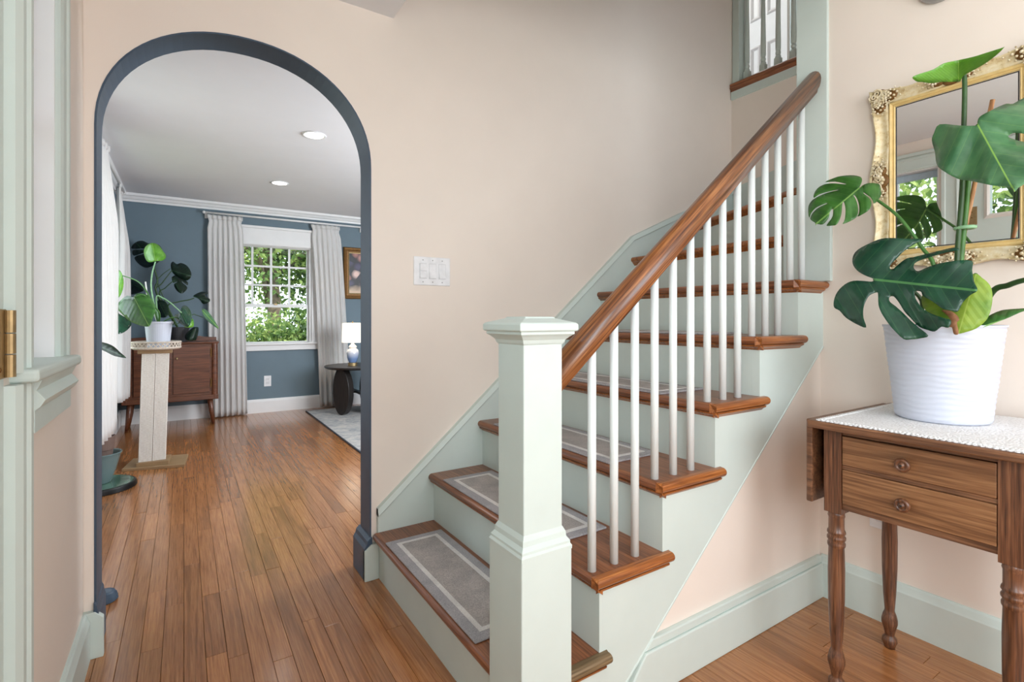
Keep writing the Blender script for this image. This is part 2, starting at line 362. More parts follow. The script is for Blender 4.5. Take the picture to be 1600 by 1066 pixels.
# ------------------------------------------------------------------ mesh helpers
WL = {}          # world location of every object that may be a parent
class MB:
    def __init__(s): s.v = []; s.f = []; s.mi = []; s.cur = 0; s.uv = None
    def add(s, vs_, fs):
        b = len(s.v); s.v += [Vector(q) for q in vs_]
        for f in fs: s.f.append([b + i for i in f]); s.mi.append(s.cur)
    def box(s, x0, x1, y0, y1, z0, z1):
        s.add([(x0, y0, z0), (x1, y0, z0), (x1, y1, z0), (x0, y1, z0), (x0, y0, z1), (x1, y0, z1), (x1, y1, z1), (x0, y1, z1)],
              [(0, 3, 2, 1), (4, 5, 6, 7), (0, 1, 5, 4), (1, 2, 6, 5), (2, 3, 7, 6), (3, 0, 4, 7)]); return s
    def prism(s, poly, axis, a, b):
        """extrude a 2-D polygon: axis x -> (y,z), y -> (x,z), z -> (x,y)"""
        def P(p, t): return {'x': (t, p[0], p[1]), 'y': (p[0], t, p[1]), 'z': (p[0], p[1], t)}[axis]
        n = len(poly)
        s.add([P(p, a) for p in poly] + [P(p, b) for p in poly],
              [list(range(n))[::-1], list(range(n, 2 * n))] + [(i, (i + 1) % n, n + (i + 1) % n, n + i) for i in range(n)]); return s
    def lathe(s, prof, c, seg=24, axis='z', squash=(1, 1)):
        c = Vector(c); vs_ = []; fs = []
        for r, h in prof:
            for k in range(seg):
                a = 2 * PI * k / seg
                if axis == 'z': q = (r * math.cos(a) * squash[0], r * math.sin(a) * squash[1], h)
                elif axis == 'x': q = (h, r * math.cos(a), r * math.sin(a))
                else: q = (r * math.cos(a), h, r * math.sin(a))
                vs_.append(c + Vector(q))
        n = len(prof)
        for i in range(n - 1):
            for k in range(seg):
                k2 = (k + 1) % seg
                fs.append((i * seg + k, i * seg + k2, (i + 1) * seg + k2, (i + 1) * seg + k))
        if prof[0][0] > 1e-6: fs.append(tuple(range(seg))[::-1])
        if prof[-1][0] > 1e-6: fs.append(tuple((n - 1) * seg + k for k in range(seg)))
        s.add(vs_, fs); return s
    def tube(s, pts, rad, seg=8, caps=True):
        pts = [Vector(p) for p in pts]; n = len(pts)
        if not hasattr(rad, '__len__'): rad = [rad] * n
        vs_ = []; up = Vector((0.13, 0.21, 0.97))
        for i, p in enumerate(pts):
            d = (pts[min(i + 1, n - 1)] - pts[max(i - 1, 0)]).normalized()
            if abs(d.dot(up)) > 0.97: up = Vector((0.9, 0.1, 0.1)).normalized()
            a = d.cross(up).normalized(); b = d.cross(a).normalized(); up = -b if False else up
            for k in range(seg):
                t = 2 * PI * k / seg; vs_.append(p + (a * math.cos(t) + b * math.sin(t)) * rad[i])
        fs = [(i * seg + k, i * seg + (k + 1) % seg, (i + 1) * seg + (k + 1) % seg, (i + 1) * seg + k) for i in range(n - 1) for k in range(seg)]
        if caps: fs += [tuple(range(seg))[::-1], tuple((n - 1) * seg + k for k in range(seg))]
        s.add(vs_, fs); return s
    def sweep(s, prof, pts, side, up=(0, 0, 1), closed_prof=True):
        """profile (a,b) pushed along a polyline; a along `side`, b along `up`, both vectors fixed (or lists per point)"""
        n = len(pts); m = len(prof); vs_ = []
        for i, p in enumerate(pts):
            sd = Vector(side[i] if isinstance(side, list) else side); u = Vector(up[i] if isinstance(up, list) else up)
            for a, b in prof: vs_.append(Vector(p) + sd * a + u * b)
        fs = [(i * m + k, i * m + (k + 1) % m, (i + 1) * m + (k + 1) % m, (i + 1) * m + k) for i in range(n - 1) for k in range(m)]
        fs += [tuple(range(m))[::-1], tuple((n - 1) * m + k for k in range(m))]
        s.add(vs_, fs); return s
    def frame(s, prof, a0, a1, b0, b1, plane, at, out):
        """mitred rectangular frame. prof: (d outward from the inner edge, h off the wall). plane 'x': (a,b)=(y,z) 'y': (x,z)"""
        cs = [(a0, b0, -1, -1), (a1, b0, 1, -1), (a1, b1, 1, 1), (a0, b1, -1, 1)]; m = len(prof); vs_ = []
        for a, b, sa, sb in cs:
            for d, h in prof:
                A, B, H = a + sa * d, b + sb * d, at + out * h
                vs_.append((H, A, B) if plane == 'x' else (A, H, B))
        fs = [(i * m + k, i * m + (k + 1) % m, ((i + 1) % 4) * m + (k + 1) % m, ((i + 1) % 4) * m + k) for i in range(4) for k in range(m)]
        s.add(vs_, fs); return s
    def grid(s, fn, nu, nv):
        s.add([fn(i / nu, j / nv) for j in range(nv + 1) for i in range(nu + 1)],
              [(j * (nu + 1) + i, j * (nu + 1) + i + 1, (j + 1) * (nu + 1) + i + 1, (j + 1) * (nu + 1) + i) for j in range(nv) for i in range(nu)]); return s
    def ball(s, c, r, seg=8, rings=5):
        c = Vector(c); r = Vector(r if hasattr(r, '__len__') else (r, r, r)); vs_ = [c + Vector((0, 0, r.z))]
        for i in range(1, rings):
            a = PI * i / rings
            for k in range(seg):
                t = 2 * PI * k / seg; vs_.append(c + Vector((r.x * math.sin(a) * math.cos(t), r.y * math.sin(a) * math.sin(t), r.z * math.cos(a))))
        vs_.append(c - Vector((0, 0, r.z))); fs = []
        for k in range(seg): fs.append((0, 1 + k, 1 + (k + 1) % seg))
        for i in range(rings - 2):
            for k in range(seg):
                fs.append((1 + i * seg + k, 1 + (i + 1) * seg + k, 1 + (i + 1) * seg + (k + 1) % seg, 1 + i * seg + (k + 1) % seg))
        e = len(vs_) - 1; o = 1 + (rings - 2) * seg
        for k in range(seg): fs.append((e, o + (k + 1) % seg, o + k))
        s.add(vs_, fs); return s
    def build(s, name, mat, parent=None, label=None, cat=None, group=None, kind=None, smooth=False, bevel=0.0, seg=2, origin='base', solid=0.0):
        lo = Vector([min(q[i] for q in s.v) for i in range(3)]); hi = Vector([max(q[i] for q in s.v) for i in range(3)])
        c = (lo + hi) / 2; c.z = lo.z
        me = bpy.data.meshes.new(name)
        me.from_pydata([q - c for q in s.v], [], s.f)
        bm = bmesh.new(); bm.from_mesh(me); bmesh.ops.recalc_face_normals(bm, faces=bm.faces); bm.to_mesh(me); bm.free()
        for m_ in (mat if isinstance(mat, list) else [mat]): me.materials.append(M[m_])
        if isinstance(mat, list): me.polygons.foreach_set('material_index', s.mi)
        if smooth: me.polygons.foreach_set('use_smooth', [True] * len(me.polygons))
        if s.uv:
            ul = me.uv_layers.new(name='UVMap')
            for l in me.loops: ul.data[l.index].uv = s.uv[l.vertex_index]
        o = bpy.data.objects.new(name, me); COL.objects.link(o)
        WL[o.name] = c
        if parent is not None:
            o.parent = parent; o.location = c - WL[parent.name]
        else: o.location = c
        tag(o, label, cat, group, kind)
        if bevel:
            b = o.modifiers.new('bevel', 'BEVEL'); b.width = bevel; b.segments = seg; b.limit_method = 'ANGLE'; b.angle_limit = math.radians(40)
        if solid:
            b = o.modifiers.new('thickness', 'SOLIDIFY'); b.thickness = solid; b.offset = 0
        return o
def tag(o, label=None, cat=None, group=None, kind=None):
    for k, v in (('label', label), ('category', cat), ('group', group), ('kind', kind)):
        if v: o[k] = v
    return o
def thing(name, loc, label, cat, group=None, kind=None):
    o = bpy.data.objects.new(name, None); COL.objects.link(o); o.location = loc; o.empty_display_size = 0.05
    WL[o.name] = Vector(loc)
    return tag(o, label, cat, group, kind)
def copy_to(src, parent, loc):
    """a copy of one mesh object (shared data) with its base at world loc"""
    c = src.copy(); COL.objects.link(c); c.parent = parent; WL[c.name] = Vector(loc)
    c.location = Vector(loc) - (WL[parent.name] if parent else Vector()); return c
def struct(mb, name, mat, label, cat='wall', **kw):
    return mb.build(name, mat, None, label, cat, kind='structure', **kw)
def lerp(a, b, t): return a + (b - a) * t
def smooth_line(pts, n=6, closed=False):
    """Catmull-Rom"""
    pts = [Vector(p) for p in pts]; N = len(pts); out = []
    for i in range(N if closed else N - 1):
        g = lambda k: pts[k % N] if closed else pts[max(0, min(N - 1, k))]
        p0, p1, p2, p3 = g(i - 1), g(i), g(i + 1), g(i + 2)
        for j in range(n):
            t = j / n
            out.append(0.5 * ((2 * p1) + (p2 - p0) * t + (2 * p0 - 5 * p1 + 4 * p2 - p3) * t * t + (3 * p1 - p0 - 3 * p2 + p3) * t ** 3))
    if not closed: out.append(pts[-1])
    return out

# ================================================================== THE SETTING
YA, YS, YN, XR, XL = 2.132, 1.027, 1.003, 2.143, -0.273     # arch wall, stringer face, nosing face, mirror wall, entry wall
CEIL, TH = 2.405, 0.13
LX0, LX1, YF = -0.56, 3.19, 6.584                            # living room
X1, PITCH, Z1, RISE, NOSE = 0.6936, 0.2521, 0.1935, 0.2109, 0.026
def rx(k): return X1 + PITCH * (k - 1)
def tz(k): return Z1 + RISE * (k - 1)

# arch wall with its opening
AX0, AX1, SPR, ARISE = -0.246, 0.667, 1.735, 0.415
def arch_pts(inset=0.0, n=40):
    cx, hw = (AX0 + AX1) / 2, (AX1 - AX0) / 2 - inset; out = []
    for i in range(n + 1):
        a = PI - PI * i / n
        ca, sa = math.cos(a), math.sin(a); e = 2 / 2.12
        out.append((cx + hw * math.copysign(abs(ca) ** e, ca), SPR + (ARISE - inset) * abs(sa) ** e))
    return out
mb = MB()
poly = [(-0.70, -0.05), (AX0, -0.05)] + arch_pts() + [(AX1, -0.05), (3.30, -0.05), (3.30, 5.1), (-0.70, 5.1)]
mb.prism(poly, 'y', YA, YA + TH)
# faces: front peach, the living-room side slate blue
for i, f in enumerate(mb.f):
    if all(abs(mb.v[k].y - (YA + TH)) < 1e-6 for k in f): mb.mi[i] = 1
struct(mb, 'wall_back', ['peach', 'blue_wall'], 'peach painted wall with the round-topped arch, rising behind the staircase')
# arch lining: painted jambs and soffit
mb = MB()
ap = [(AX0, 0)] + arch_pts() + [(AX1, 0)]; ai = [(AX0 + 0.006, 0)] + arch_pts(0.006) + [(AX1 - 0.006, 0)]
n = len(ap)
vs_ = [(p[0], y, p[1]) for y in (YA - 0.002, YA + TH + 0.002) for p in ap] + [(p[0], y, p[1]) for y in (YA - 0.002, YA + TH + 0.002) for p in ai]
fs = []
for i in range(n - 1):
    fs += [(2 * n + i, 2 * n + i + 1, 3 * n + i + 1, 3 * n + i), (i, i + 1, 2 * n + i + 1, 2 * n + i), (n + i, n + i + 1, 3 * n + i + 1, 3 * n + i)]
mb.add(vs_, fs)
arch = struct(mb, 'trim_1', 'navy', 'dark slate blue lining around the inside of the arch', 'arch trim', smooth=False)
for side, x0, x1 in ((0, AX1 - 0.034, AX1 + 0.0), (1, AX0, AX0 + 0.015)):
    m2 = MB()
    y0, y1 = YA - 0.022, YA + TH + 0.02
    prof = [(0, 0), (1, 0), (1, 0.135), (0.72, 0.150), (0.62, 0.165), (0.22, 0.178), (0, 0.178)]
    if side == 0: pr = [(x1 - (x1 - x0) * a, b) for a, b in prof]
    else: pr = [(x0 + (x1 - x0) * a, b) for a, b in prof]
    m2.prism(pr, 'y', y0 + 0.004, y1)
    m2.build('plinth', 'navy', arch, bevel=0.002)

# hall ceiling (ends in a straight edge where the stairwell opens)
mb = MB(); mb.box(-0.45, 0.764, -1.75, YA, CEIL, 2.62); mb.box(0.764, XR + 0.02, -1.75, 1.0, CEIL, 2.62)
struct(mb, 'ceiling', 'ceiling', 'white hall ceiling ending at the stairwell', 'ceiling')
mb = MB(); mb.box(LX0 - 0.14, 3.35, YA + TH, YF + 0.14, 2.40, 2.60)
struct(mb, 'ceiling', 'ceiling', 'white living room ceiling seen through the arch', 'ceiling')

# entry wall on the left with a narrow window and the front door
W0, W1, WZ0, WZ1 = 1.385, 1.700, 1.000, 2.19
D0, D1, DZ = 0.34, 1.262, 2.18
mb = MB(); xa, xb = XL - 0.14, XL
mb.box(xa, xb, -1.75, -0.96, -0.05, 2.62); mb.box(xa, xb, -0.96, -0.28, -0.05, 0.76); mb.box(xa, xb, -0.96, -0.28, 2.14, 2.62); mb.box(xa, xb, -0.28, D0, -0.05, 2.62); mb.box(xa, xb, D0, D1, DZ, 2.62); mb.box(xa, xb, D1, W0, -0.05, 2.62)
mb.box(xa, xb, W0, W1, -0.05, WZ0); mb.box(xa, xb, W0, W1, WZ1, 2.62); mb.box(xa, xb, W1, YA, -0.05, 2.62)
struct(mb, 'wall_left', 'peach', 'peach entry wall at the left beside the arch')
mb = MB(); mb.box(xa, 0.2, -1.85, -1.70, -0.05, 2.62); mb.box(1.85, 2.3, -1.85, -1.70, -0.05, 2.62); mb.box(0.2, 1.85, -1.85, -1.70, -0.05, 0.75); mb.box(0.2, 1.85, -1.85, -1.70, 2.15, 2.62)
struct(mb, 'wall_front', 'peach', 'peach front wall of the hall behind the viewer')
mb = MB(); mb.box(XR, XR + 0.11, -1.75, 1.10, -0.05, 5.1)
struct(mb, 'wall_right', 'peach', 'peach wall at the right carrying the gilt mirror')
# sloping wall under the stairs
mb = MB(); mb.prism([(0.96, 0), (XR, 0), (XR, 1.02), (2.0, 0.90)], 'y', YS + 0.012, YS + 0.05)
struct(mb, 'wall_under_stair', 'peach', 'peach triangular wall under the staircase')
# stairwell end wall, upstairs shell
mb = MB(); mb.box(3.193, 3.30, 0.4, YA, 1.0, 2.63)
struct(mb, 'wall_stairwell', 'peach', 'peach end wall of the stairwell below the landing balustrade')
mb = MB(); mb.box(3.30, 5.2, 0.2, 3.7, 2.55, 2.69)
struct(mb, 'floor', 'tread', 'upstairs landing floor behind the balustrade', 'floor')
mb = MB()
mb.box(4.3, 4.42, 0.2, 2.315, 2.6, 5.1); mb.box(4.3, 4.42, 2.74, 3.7, 2.6, 5.1); mb.box(4.3, 4.42, 2.315, 2.74, 4.72, 5.1); mb.box(4.75, 4.85, 1.9, 3.2, 2.6, 5.1)
mb.box(3.3, 4.42, 3.6, 3.7, 2.6, 5.1); mb.box(0.6, 4.42, 0.2, 0.3, 2.62, 5.1)
struct(mb, 'wall_upstairs', 'upstairs', 'pale grey upstairs hall walls behind the balusters')
mb = MB(); mb.box(0.66, 0.764, 0.3, YA, 2.62, 5.1)
struct(mb, 'wall_stairwell_side', 'peach', 'upper stairwell wall over the hall ceiling edge')
mb = MB(); mb.box(0.6, 5.2, 0.1, 3.8, 5.1, 5.2)
struct(mb, 'ceiling', 'ceiling', 'upstairs ceiling above the stairwell', 'ceiling')
# living room walls
mb = MB(); FX0, FX1, FZ0, FZ1 = 0.44, 1.315, 0.785, 1.985
mb.box(LX0 - 0.14, FX0, YF, YF + 0.14, -0.05, 2.6); mb.box(FX1, 3.35, YF, YF + 0.14, -0.05, 2.6); mb.box(FX0, FX1, YF, YF + 0.14, -0.05, FZ0); mb.box(FX0, FX1, YF, YF + 0.14, FZ1, 2.6)
struct(mb, 'wall_far', 'blue_wall', 'slate blue far wall of the living room around the window')
mb = MB(); LY0, LY1, LZ0, LZ1 = 3.3, 5.25, 0.55, 2.05
mb.box(LX0 - 0.14, LX0, YA + TH, LY0, -0.05, 2.6); mb.box(LX0 - 0.14, LX0, LY1, YF, -0.05, 2.6); mb.box(LX0 - 0.14, LX0, LY0, LY1, -0.05, LZ0); mb.box(LX0 - 0.14, LX0, LY0, LY1, LZ1, 2.6)
struct(mb, 'wall_living_left', 'blue_wall', 'slate blue left wall of the living room behind the curtains')
mb = MB(); mb.box(LX1, LX1 + 0.12, YA + TH, YF, -0.05, 2.6)
struct(mb, 'wall_living_right', 'blue_wall', 'slate blue right wall of the living room')

# ------------------------------------------------------------------ floor of single boards
BW = 0.06
mb = MB(); mb.box(LX0 - 0.1, 3.2, -1.72, YF, -0.06, -0.019)
floor = struct(mb, 'floor', 'subfloor', 'honey brown oak strip floor of hall and living room', 'floor')
boards = []
rs = random.Random(11)
x = LX0 - 0.04
while x < 3.18:
    y = -1.70 - rs.random() * 0.9
    while y < YF:
        L = rs.choice((0.45, 0.7, 0.95, 1.2, 1.5)) * rs.uniform(0.85, 1.15)
        y0, y1 = max(y, -1.70), min(y + L, YF - 0.002)
        if y1 - y0 > 0.06: boards.append((x, y0, y1))
        y += L
    x += BW
def seen(px, py):
    if py < 0.15: return False
    u, v, d = pix((px, py, 0))
    if d < 0.3 or not (-60 < u < 1660 and v < 1130): return False
    if py > YA:
        xi = px * YA / py; return AX0 - 0.06 < xi < AX1 + 0.06
    if px < XL - 0.03 or px > XR + 0.03: return False
    if px > X1 + 0.06 and py > YS + 0.05: return False
    if px > X1 and py < YS + 0.05 and u < 880: return False
    return True
def area(b):
    xx, y0, y1 = b; k = 6; tot = 0
    for i in range(k):
        ym = lerp(y0, y1, (i + 0.5) / k)
        if seen(xx + BW / 2, ym):
            d = pix((xx, ym, 0))[2]; tot += (y1 - y0) / k * BW * FPX * FPX * EYE / d ** 3
    return tot
ranked = sorted(boards, key=area, reverse=True)
single = [b for b in ranked[:300] if area(b) > 60]
rest = [b for b in boards if b not in set(single)]
bm_ = MB(); e = 0.006; bm_.add([(-.5 + e, -.5, 0), (.5 - e, -.5, 0), (.5 - e, .5, 0), (-.5 + e, .5, 0),
    (-.5 + e, -.5, .93), (.5 - e, -.5, .93), (.5 - e, .5, .93), (-.5 + e, .5, .93), (-.5 + 3 * e, -.5 + .0005, 1), (.5 - 3 * e, -.5 + .0005, 1), (.5 - 3 * e, .5 - .0005, 1), (-.5 + 3 * e, .5 - .0005, 1)],
    [(8, 9, 10, 11), (4, 5, 9, 8), (5, 6, 10, 9), (6, 7, 11, 10), (7, 4, 8, 11), (0, 1, 5, 4), (1, 2, 6, 5), (2, 3, 7, 6), (3, 0, 4, 7)])
proto = bm_.build('floor_board', 'floor', floor)
for i, (bx, y0, y1) in enumerate(single):
    o = proto if i == 0 else proto.copy()
    if i: COL.objects.link(o)
    lift = rs.uniform(-0.0006, 0.0006)
    o.parent = floor; o.location = Vector((bx + BW / 2, (y0 + y1) / 2, -0.018 + lift)) - WL[floor.name]; o.scale = (BW, y1 - y0 - 0.0012, 0.018)
mb = MB()
for bx, y0, y1 in rest: mb.box(bx + 0.0006, bx + BW - 0.0006, y0 + 0.0006, y1 - 0.0006, -0.018, 0.0)
mb.build('floor_boards', 'floor', floor, kind='stuff')

# ------------------------------------------------------------------ trims: baseboards, crown, casings
def base_profile(h, t): return [(0, 0), (t, 0), (t, h - 0.028), (t * 0.85, h - 0.022), (t * 0.55, h - 0.006), (t * 0.3, h), (0, h)]
def baseboard(name, p0, p1, side, h, t, mat, label):
    m2 = MB(); m2.sweep(base_profile(h, t), [p0, p1], side); return struct(m2, name, mat, label, 'baseboard')
baseboard('baseboard_right', (XR, 1.03, 0), (XR, -1.7, 0), (-1, 0, 0), 0.162, 0.022, 'green', 'pale green baseboard on the mirror wall')
mb = MB(); pr = base_profile(0.162, 0.022)
mb.prism([(1.00, 0.0), (XR - 0.018, 0.0), (XR - 0.018, 0.134), (1.118, 0.134)], 'y', YS - 0.012, YS + 0.013); mb.prism([(1.118, 0.134), (XR - 0.018, 0.134), (XR - 0.018, 0.162), (1.15, 0.162)], 'y', YS - 0.005, YS + 0.013)
struct(mb, 'baseboard_stair', 'green', 'pale green baseboard under the staircase', 'baseboard', bevel=0.004)
baseboard('baseboard_left', (XL, 1.37, 0), (XL, YA - 0.001, 0), (1, 0, 0), 0.150, 0.020, 'green', 'pale green baseboard on the entry wall')
mb = MB(); mb.prism([(XL + 0.019, 0), (AX0 + 0.026, 0), (AX0 + 0.026, 0.128), (AX0 + 0.004, 0.150), (XL + 0.004, 0.150)], 'y', YA - 0.022, YA)
struct(mb, 'baseboard_arch_left', 'green', 'short pale green baseboard stub at the left foot of the arch', 'baseboard', bevel=0.002)
mb = MB(); mb.prism([(AX1 - 0.034, 0), (0.690, 0), (0.690, 0.150), (AX1 - 0.006, 0.150), (AX1 - 0.034, 0.128)], 'y', YA - 0.024, YA)
struct(mb, 'baseboard_arch_right', 'green', 'short pale green baseboard stub between arch and first step', 'baseboard', bevel=0.002)
baseboard('baseboard_far', (LX0, YF, 0), (LX1, YF, 0), (0, -1, 0), 0.158, 0.02, 'white_paint', 'white baseboard along the far living room wall')
baseboard('baseboard_living_left', (LX0, YF, 0), (LX0, YA + TH, 0), (1, 0, 0), 0.158, 0.02, 'white_paint', 'white baseboard along the left living room wall')
crown = [(0, 0), (0.012, 0), (0.016, 0.02), (0.03, 0.028), (0.045, 0.05), (0.06, 0.058), (0.064, 0.075), (0.064, 0.082), (0, 0.082)]
mb = MB(); mb.sweep(crown, [(LX0, YF, 2.318), (LX1, YF, 2.318)], (0, -1, 0)); struct(mb, 'trim_2', 'white_paint', 'white crown moulding over the far living room wall', 'moulding')
mb = MB(); mb.sweep(crown, [(LX0, YF, 2.318), (LX0, YA + TH, 2.318)], (1, 0, 0)); struct(mb, 'trim_3', 'white_paint', 'white crown moulding over the left living room wall', 'moulding')
# green corner post at the top of the flight
tr = thing('trim_4', (XR, 1.06, 1.25), 'pale green corner post that the handrail dies into', 'post', kind='structure')
MB().box(2.132, XR + 0.125, 1.006, 1.128, 1.60, 5.1).build('post', 'green', tr, bevel=0.004)
MB().box(2.126, XR + 0.135, 0.992, 1.180, tz(6), 1.612).build('plinth', 'green', tr, bevel=0.003)

# ------------------------------------------------------------------ window and door of the entry wall
w1 = thing('window_1', (XL, 1.63, WZ0), 'narrow entry window with pale green casing and stool', 'window', kind='structure')
mb = MB(); mb.box(XL - 0.14, XL, W0 - 0.0, W0 + 0.008, WZ0, WZ1); mb.box(XL - 0.14, XL, W1 - 0.008, W1, WZ0, WZ1); mb.box(XL - 0.14, XL, W0, W1, WZ1 - 0.008, WZ1)
mb.build('jamb_lining', 'white_paint', w1)
cas = [(0, 0), (0, 0.011), (0.012, 0.015), (0.018, 0.011), (0.075, 0.011), (0.082, 0.016), (0.098, 0.016), (0.100, 0)]
mb = MB(); mb.sweep(cas, [(XL, W1, WZ0), (XL, W1, WZ1 + 0.02)], (0, 1, 0), (1, 0, 0)); mb.build('casing', 'green', w1)
mb = MB(); mb.sweep(cas, [(XL, W1 + 0.10, WZ1), (XL, D0 - 0.10, WZ1)], (0, 0, 1), (1, 0, 0)); mb.build('head_casing', 'green', w1)
mb = MB(); mb.box(XL - 0.005, XL + 0.035, D0 - 0.12, W1 + 0.12, WZ1 + 0.10, WZ1 + 0.125); mb.build('cornice', 'green', w1, bevel=0.004)
mb = MB(); mb.prism([(W0 - 0.085, 0), (W1 + 0.075, 0), (W1 + 0.075, 0.026), (W0 - 0.085, 0.026)], 'x', 0, 1)
for q in mb.v: q.x = XL - 0.12 if q.x < 0.5 else XL + 0.042; q.z += WZ0 - 0.022
mb.build('stool', 'green', w1, bevel=0.008, seg=3)
ap_ = [(0, 0), (0.022, 0), (0.022, 0.045), (0.030, 0.052), (0.038, 0.066), (0.030, 0.078), (0.024, 0.085), (0.030, 0.098), (0.034, 0.108), (0, 0.108)]
mb = MB(); mb.sweep(ap_, [(XL, W0 - 0.01, WZ0 - 0.130), (XL, W1 + 0.06, WZ0 - 0.130)], (1, 0, 0)); mb.build('apron', 'green', w1)
for z0, z1 in ((WZ0, 1.58), (1.58, WZ1)):
    mb = MB(); mb.frame([(0, 0), (0, 0.03), (0.03, 0.03), (0.03, 0)], W0 + 0.038, W1 - 0.038, z0 + 0.03, z1 - 0.03, 'x', XL - 0.11, 1)
    s_ = mb.build('sash', 'white_paint', w1)
    MB().box(XL - 0.099, XL - 0.095, W0 + 0.036, W1 - 0.036, z0 + 0.028, z1 - 0.028).build('pane', 'glass', s_)
t_ = plain('blue_grey_blind', srgb(176, 196, 210), 0.8); M['blind'] = t_
MB().box(XL - 0.075, XL - 0.06, W0 + 0.012, W1 - 0.012, WZ1 - 0.06, WZ1 - 0.01).build('roller_blind', 'blind', w1)

d1 = thing('door_1', (XL, 0.86, 0), 'pale painted front door at the far left edge with a brass hinge', 'door', kind='structure')
leaf = MB(); leaf.box(XL - 0.048, XL + 0.001, D0 + 0.01, D1 - 0.001, 0.01, 1.80); leaf.box(XL - 0.048, XL + 0.001, D0 + 0.01, D0 + 0.15, 1.80, DZ - 0.01); leaf.box(XL - 0.048, XL + 0.001, D1 - 0.15, D1 - 0.001, 1.80, DZ - 0.01); leaf.box(XL - 0.048, XL + 0.001, D0 + 0.15, D1 - 0.15, 2.09, DZ - 0.01)
dl = leaf.build('leaf', 'green', d1)
mb = MB(); mb.frame([(0, 0), (0, 0.008), (0.012, 0.016), (0.03, 0.004), (0.03, 0)], D0 + 0.15, D1 - 0.15, 1.80, 2.09, 'x', XL, 1); mb.build('glazing_bead', 'door_white', dl)
MB().box(XL - 0.028, XL - 0.024, D0 + 0.15, D1 - 0.15, 1.80, 2.09).build('pane', 'glass', dl)
for a, b in ((1.10, 1.60), (0.22, 0.92)):
    for c, d in ((D0 + 0.14, 0.77), (0.84, D1 - 0.14)):
        mb = MB(); mb.frame([(0, 0), (0, 0.003), (0.012, 0.010), (0.024, 0.002), (0.024, 0)], c, d, a, b, 'x', XL, 1); mb.build('panel_moulding', 'green', dl)
# casing between door and window; it also carries the hinge leaf
mb = MB(); mb.sweep([(0, 0), (0, 0.016), (0.016, 0.024), (0.022, 0.016), (0.078, 0.016), (0.084, 0.022), (0.102, 0.022), (0.102, 0)], [(XL, D1 + 0.002, 0), (XL, D1 + 0.002, WZ0 - 0.022)], (0, 1, 0), (1, 0, 0)); mb.build('casing', 'green', d1)
mb = MB(); mb.sweep([(0, 0), (0, 0.016), (0.016, 0.024), (0.022, 0.016), (0.078, 0.016), (0.084, 0.022), (0.102, 0.022), (0.102, 0)], [(XL, D1 + 0.002, WZ0), (XL, D1 + 0.002, WZ1)], (0, 1, 0), (1, 0, 0)); mb.build('casing', 'green', d1)
mb = MB(); mb.sweep([(0, 0), (0, 0.026), (0.1, 0.018), (0.1, 0)], [(XL, D0, 0), (XL, D0, WZ1)], (0, -1, 0), (1, 0, 0)); mb.build('casing', 'green', d1)
for hz in (1.055, 1.80):
    hg = MB().box(XL + 0.0012, XL + 0.004, D1 - 0.085, D1 + 0.004, hz - 0.062, hz + 0.062).build('hinge', 'brass', d1, bevel=0.001)
    mb = MB()
    for z0, z1 in ((-0.060, -0.020), (-0.018, 0.018), (0.020, 0.060)): mb.lathe([(0.0085, hz + z0), (0.0085, hz + z1)], (XL + 0.010, D1 - 0.004, 0), 14)
    mb.build('knuckle', 'brass', hg, smooth=False)
    mb = MB()
    for z in (-0.045, -0.012, 0.026): mb.lathe([(0.0045, 0), (0.0045, 0.0018), (0, 0.003)], (XL + 0.003, D1 - 0.045 + (0.012 if z < -0.02 else -0.012), hz + z), 10, 'x')
    mb.build('screw', 'gold_dark', hg)

# added second sidelight, out of view, to bring light from the left
w5 = thing('window_added_side', (XL, -0.62, 0.76), 'added sidelight window beside the viewer, lighting the hall', 'window', kind='structure')
mb = MB(); mb.frame([(0, 0), (0, 0.03), (0.04, 0.03), (0.04, 0)], -0.92, -0.32, 0.80, 2.10, 'x', XL - 0.11, 1); mb.build('sash', 'white_paint', w5)
mb = MB(); mb.frame([(0, 0), (0, 0.015), (0.09, 0.015), (0.09, 0)], -0.96, -0.28, 0.76, 2.14, 'x', XL, 1); mb.build('casing', 'green', w5)

# added front window, unseen behind the viewer, to light the hall
w3 = thing('window_added_front', (1.0, -1.70, 0.75), 'added wide front window behind the viewer, lighting the hall', 'window', kind='structure')
mb = MB(); mb.frame([(0, 0), (0, 0.05), (0.06, 0.05), (0.06, 0)], 0.26, 1.79, 0.81, 2.09, 'y', -1.80, 1); mb.build('sash', 'white_paint', w3)
for xx in (0.77, 1.28): MB().box(xx - 0.015, xx + 0.015, -1.79, -1.76, 0.80, 2.10).build('mullion', 'white_paint', w3)
mb = MB(); mb.frame([(0, 0), (0, 0.02), (0.09, 0.02), (0.09, 0)], 0.2, 1.85, 0.75, 2.15, 'y', -1.70, 1); mb.build('casing', 'green', w3)

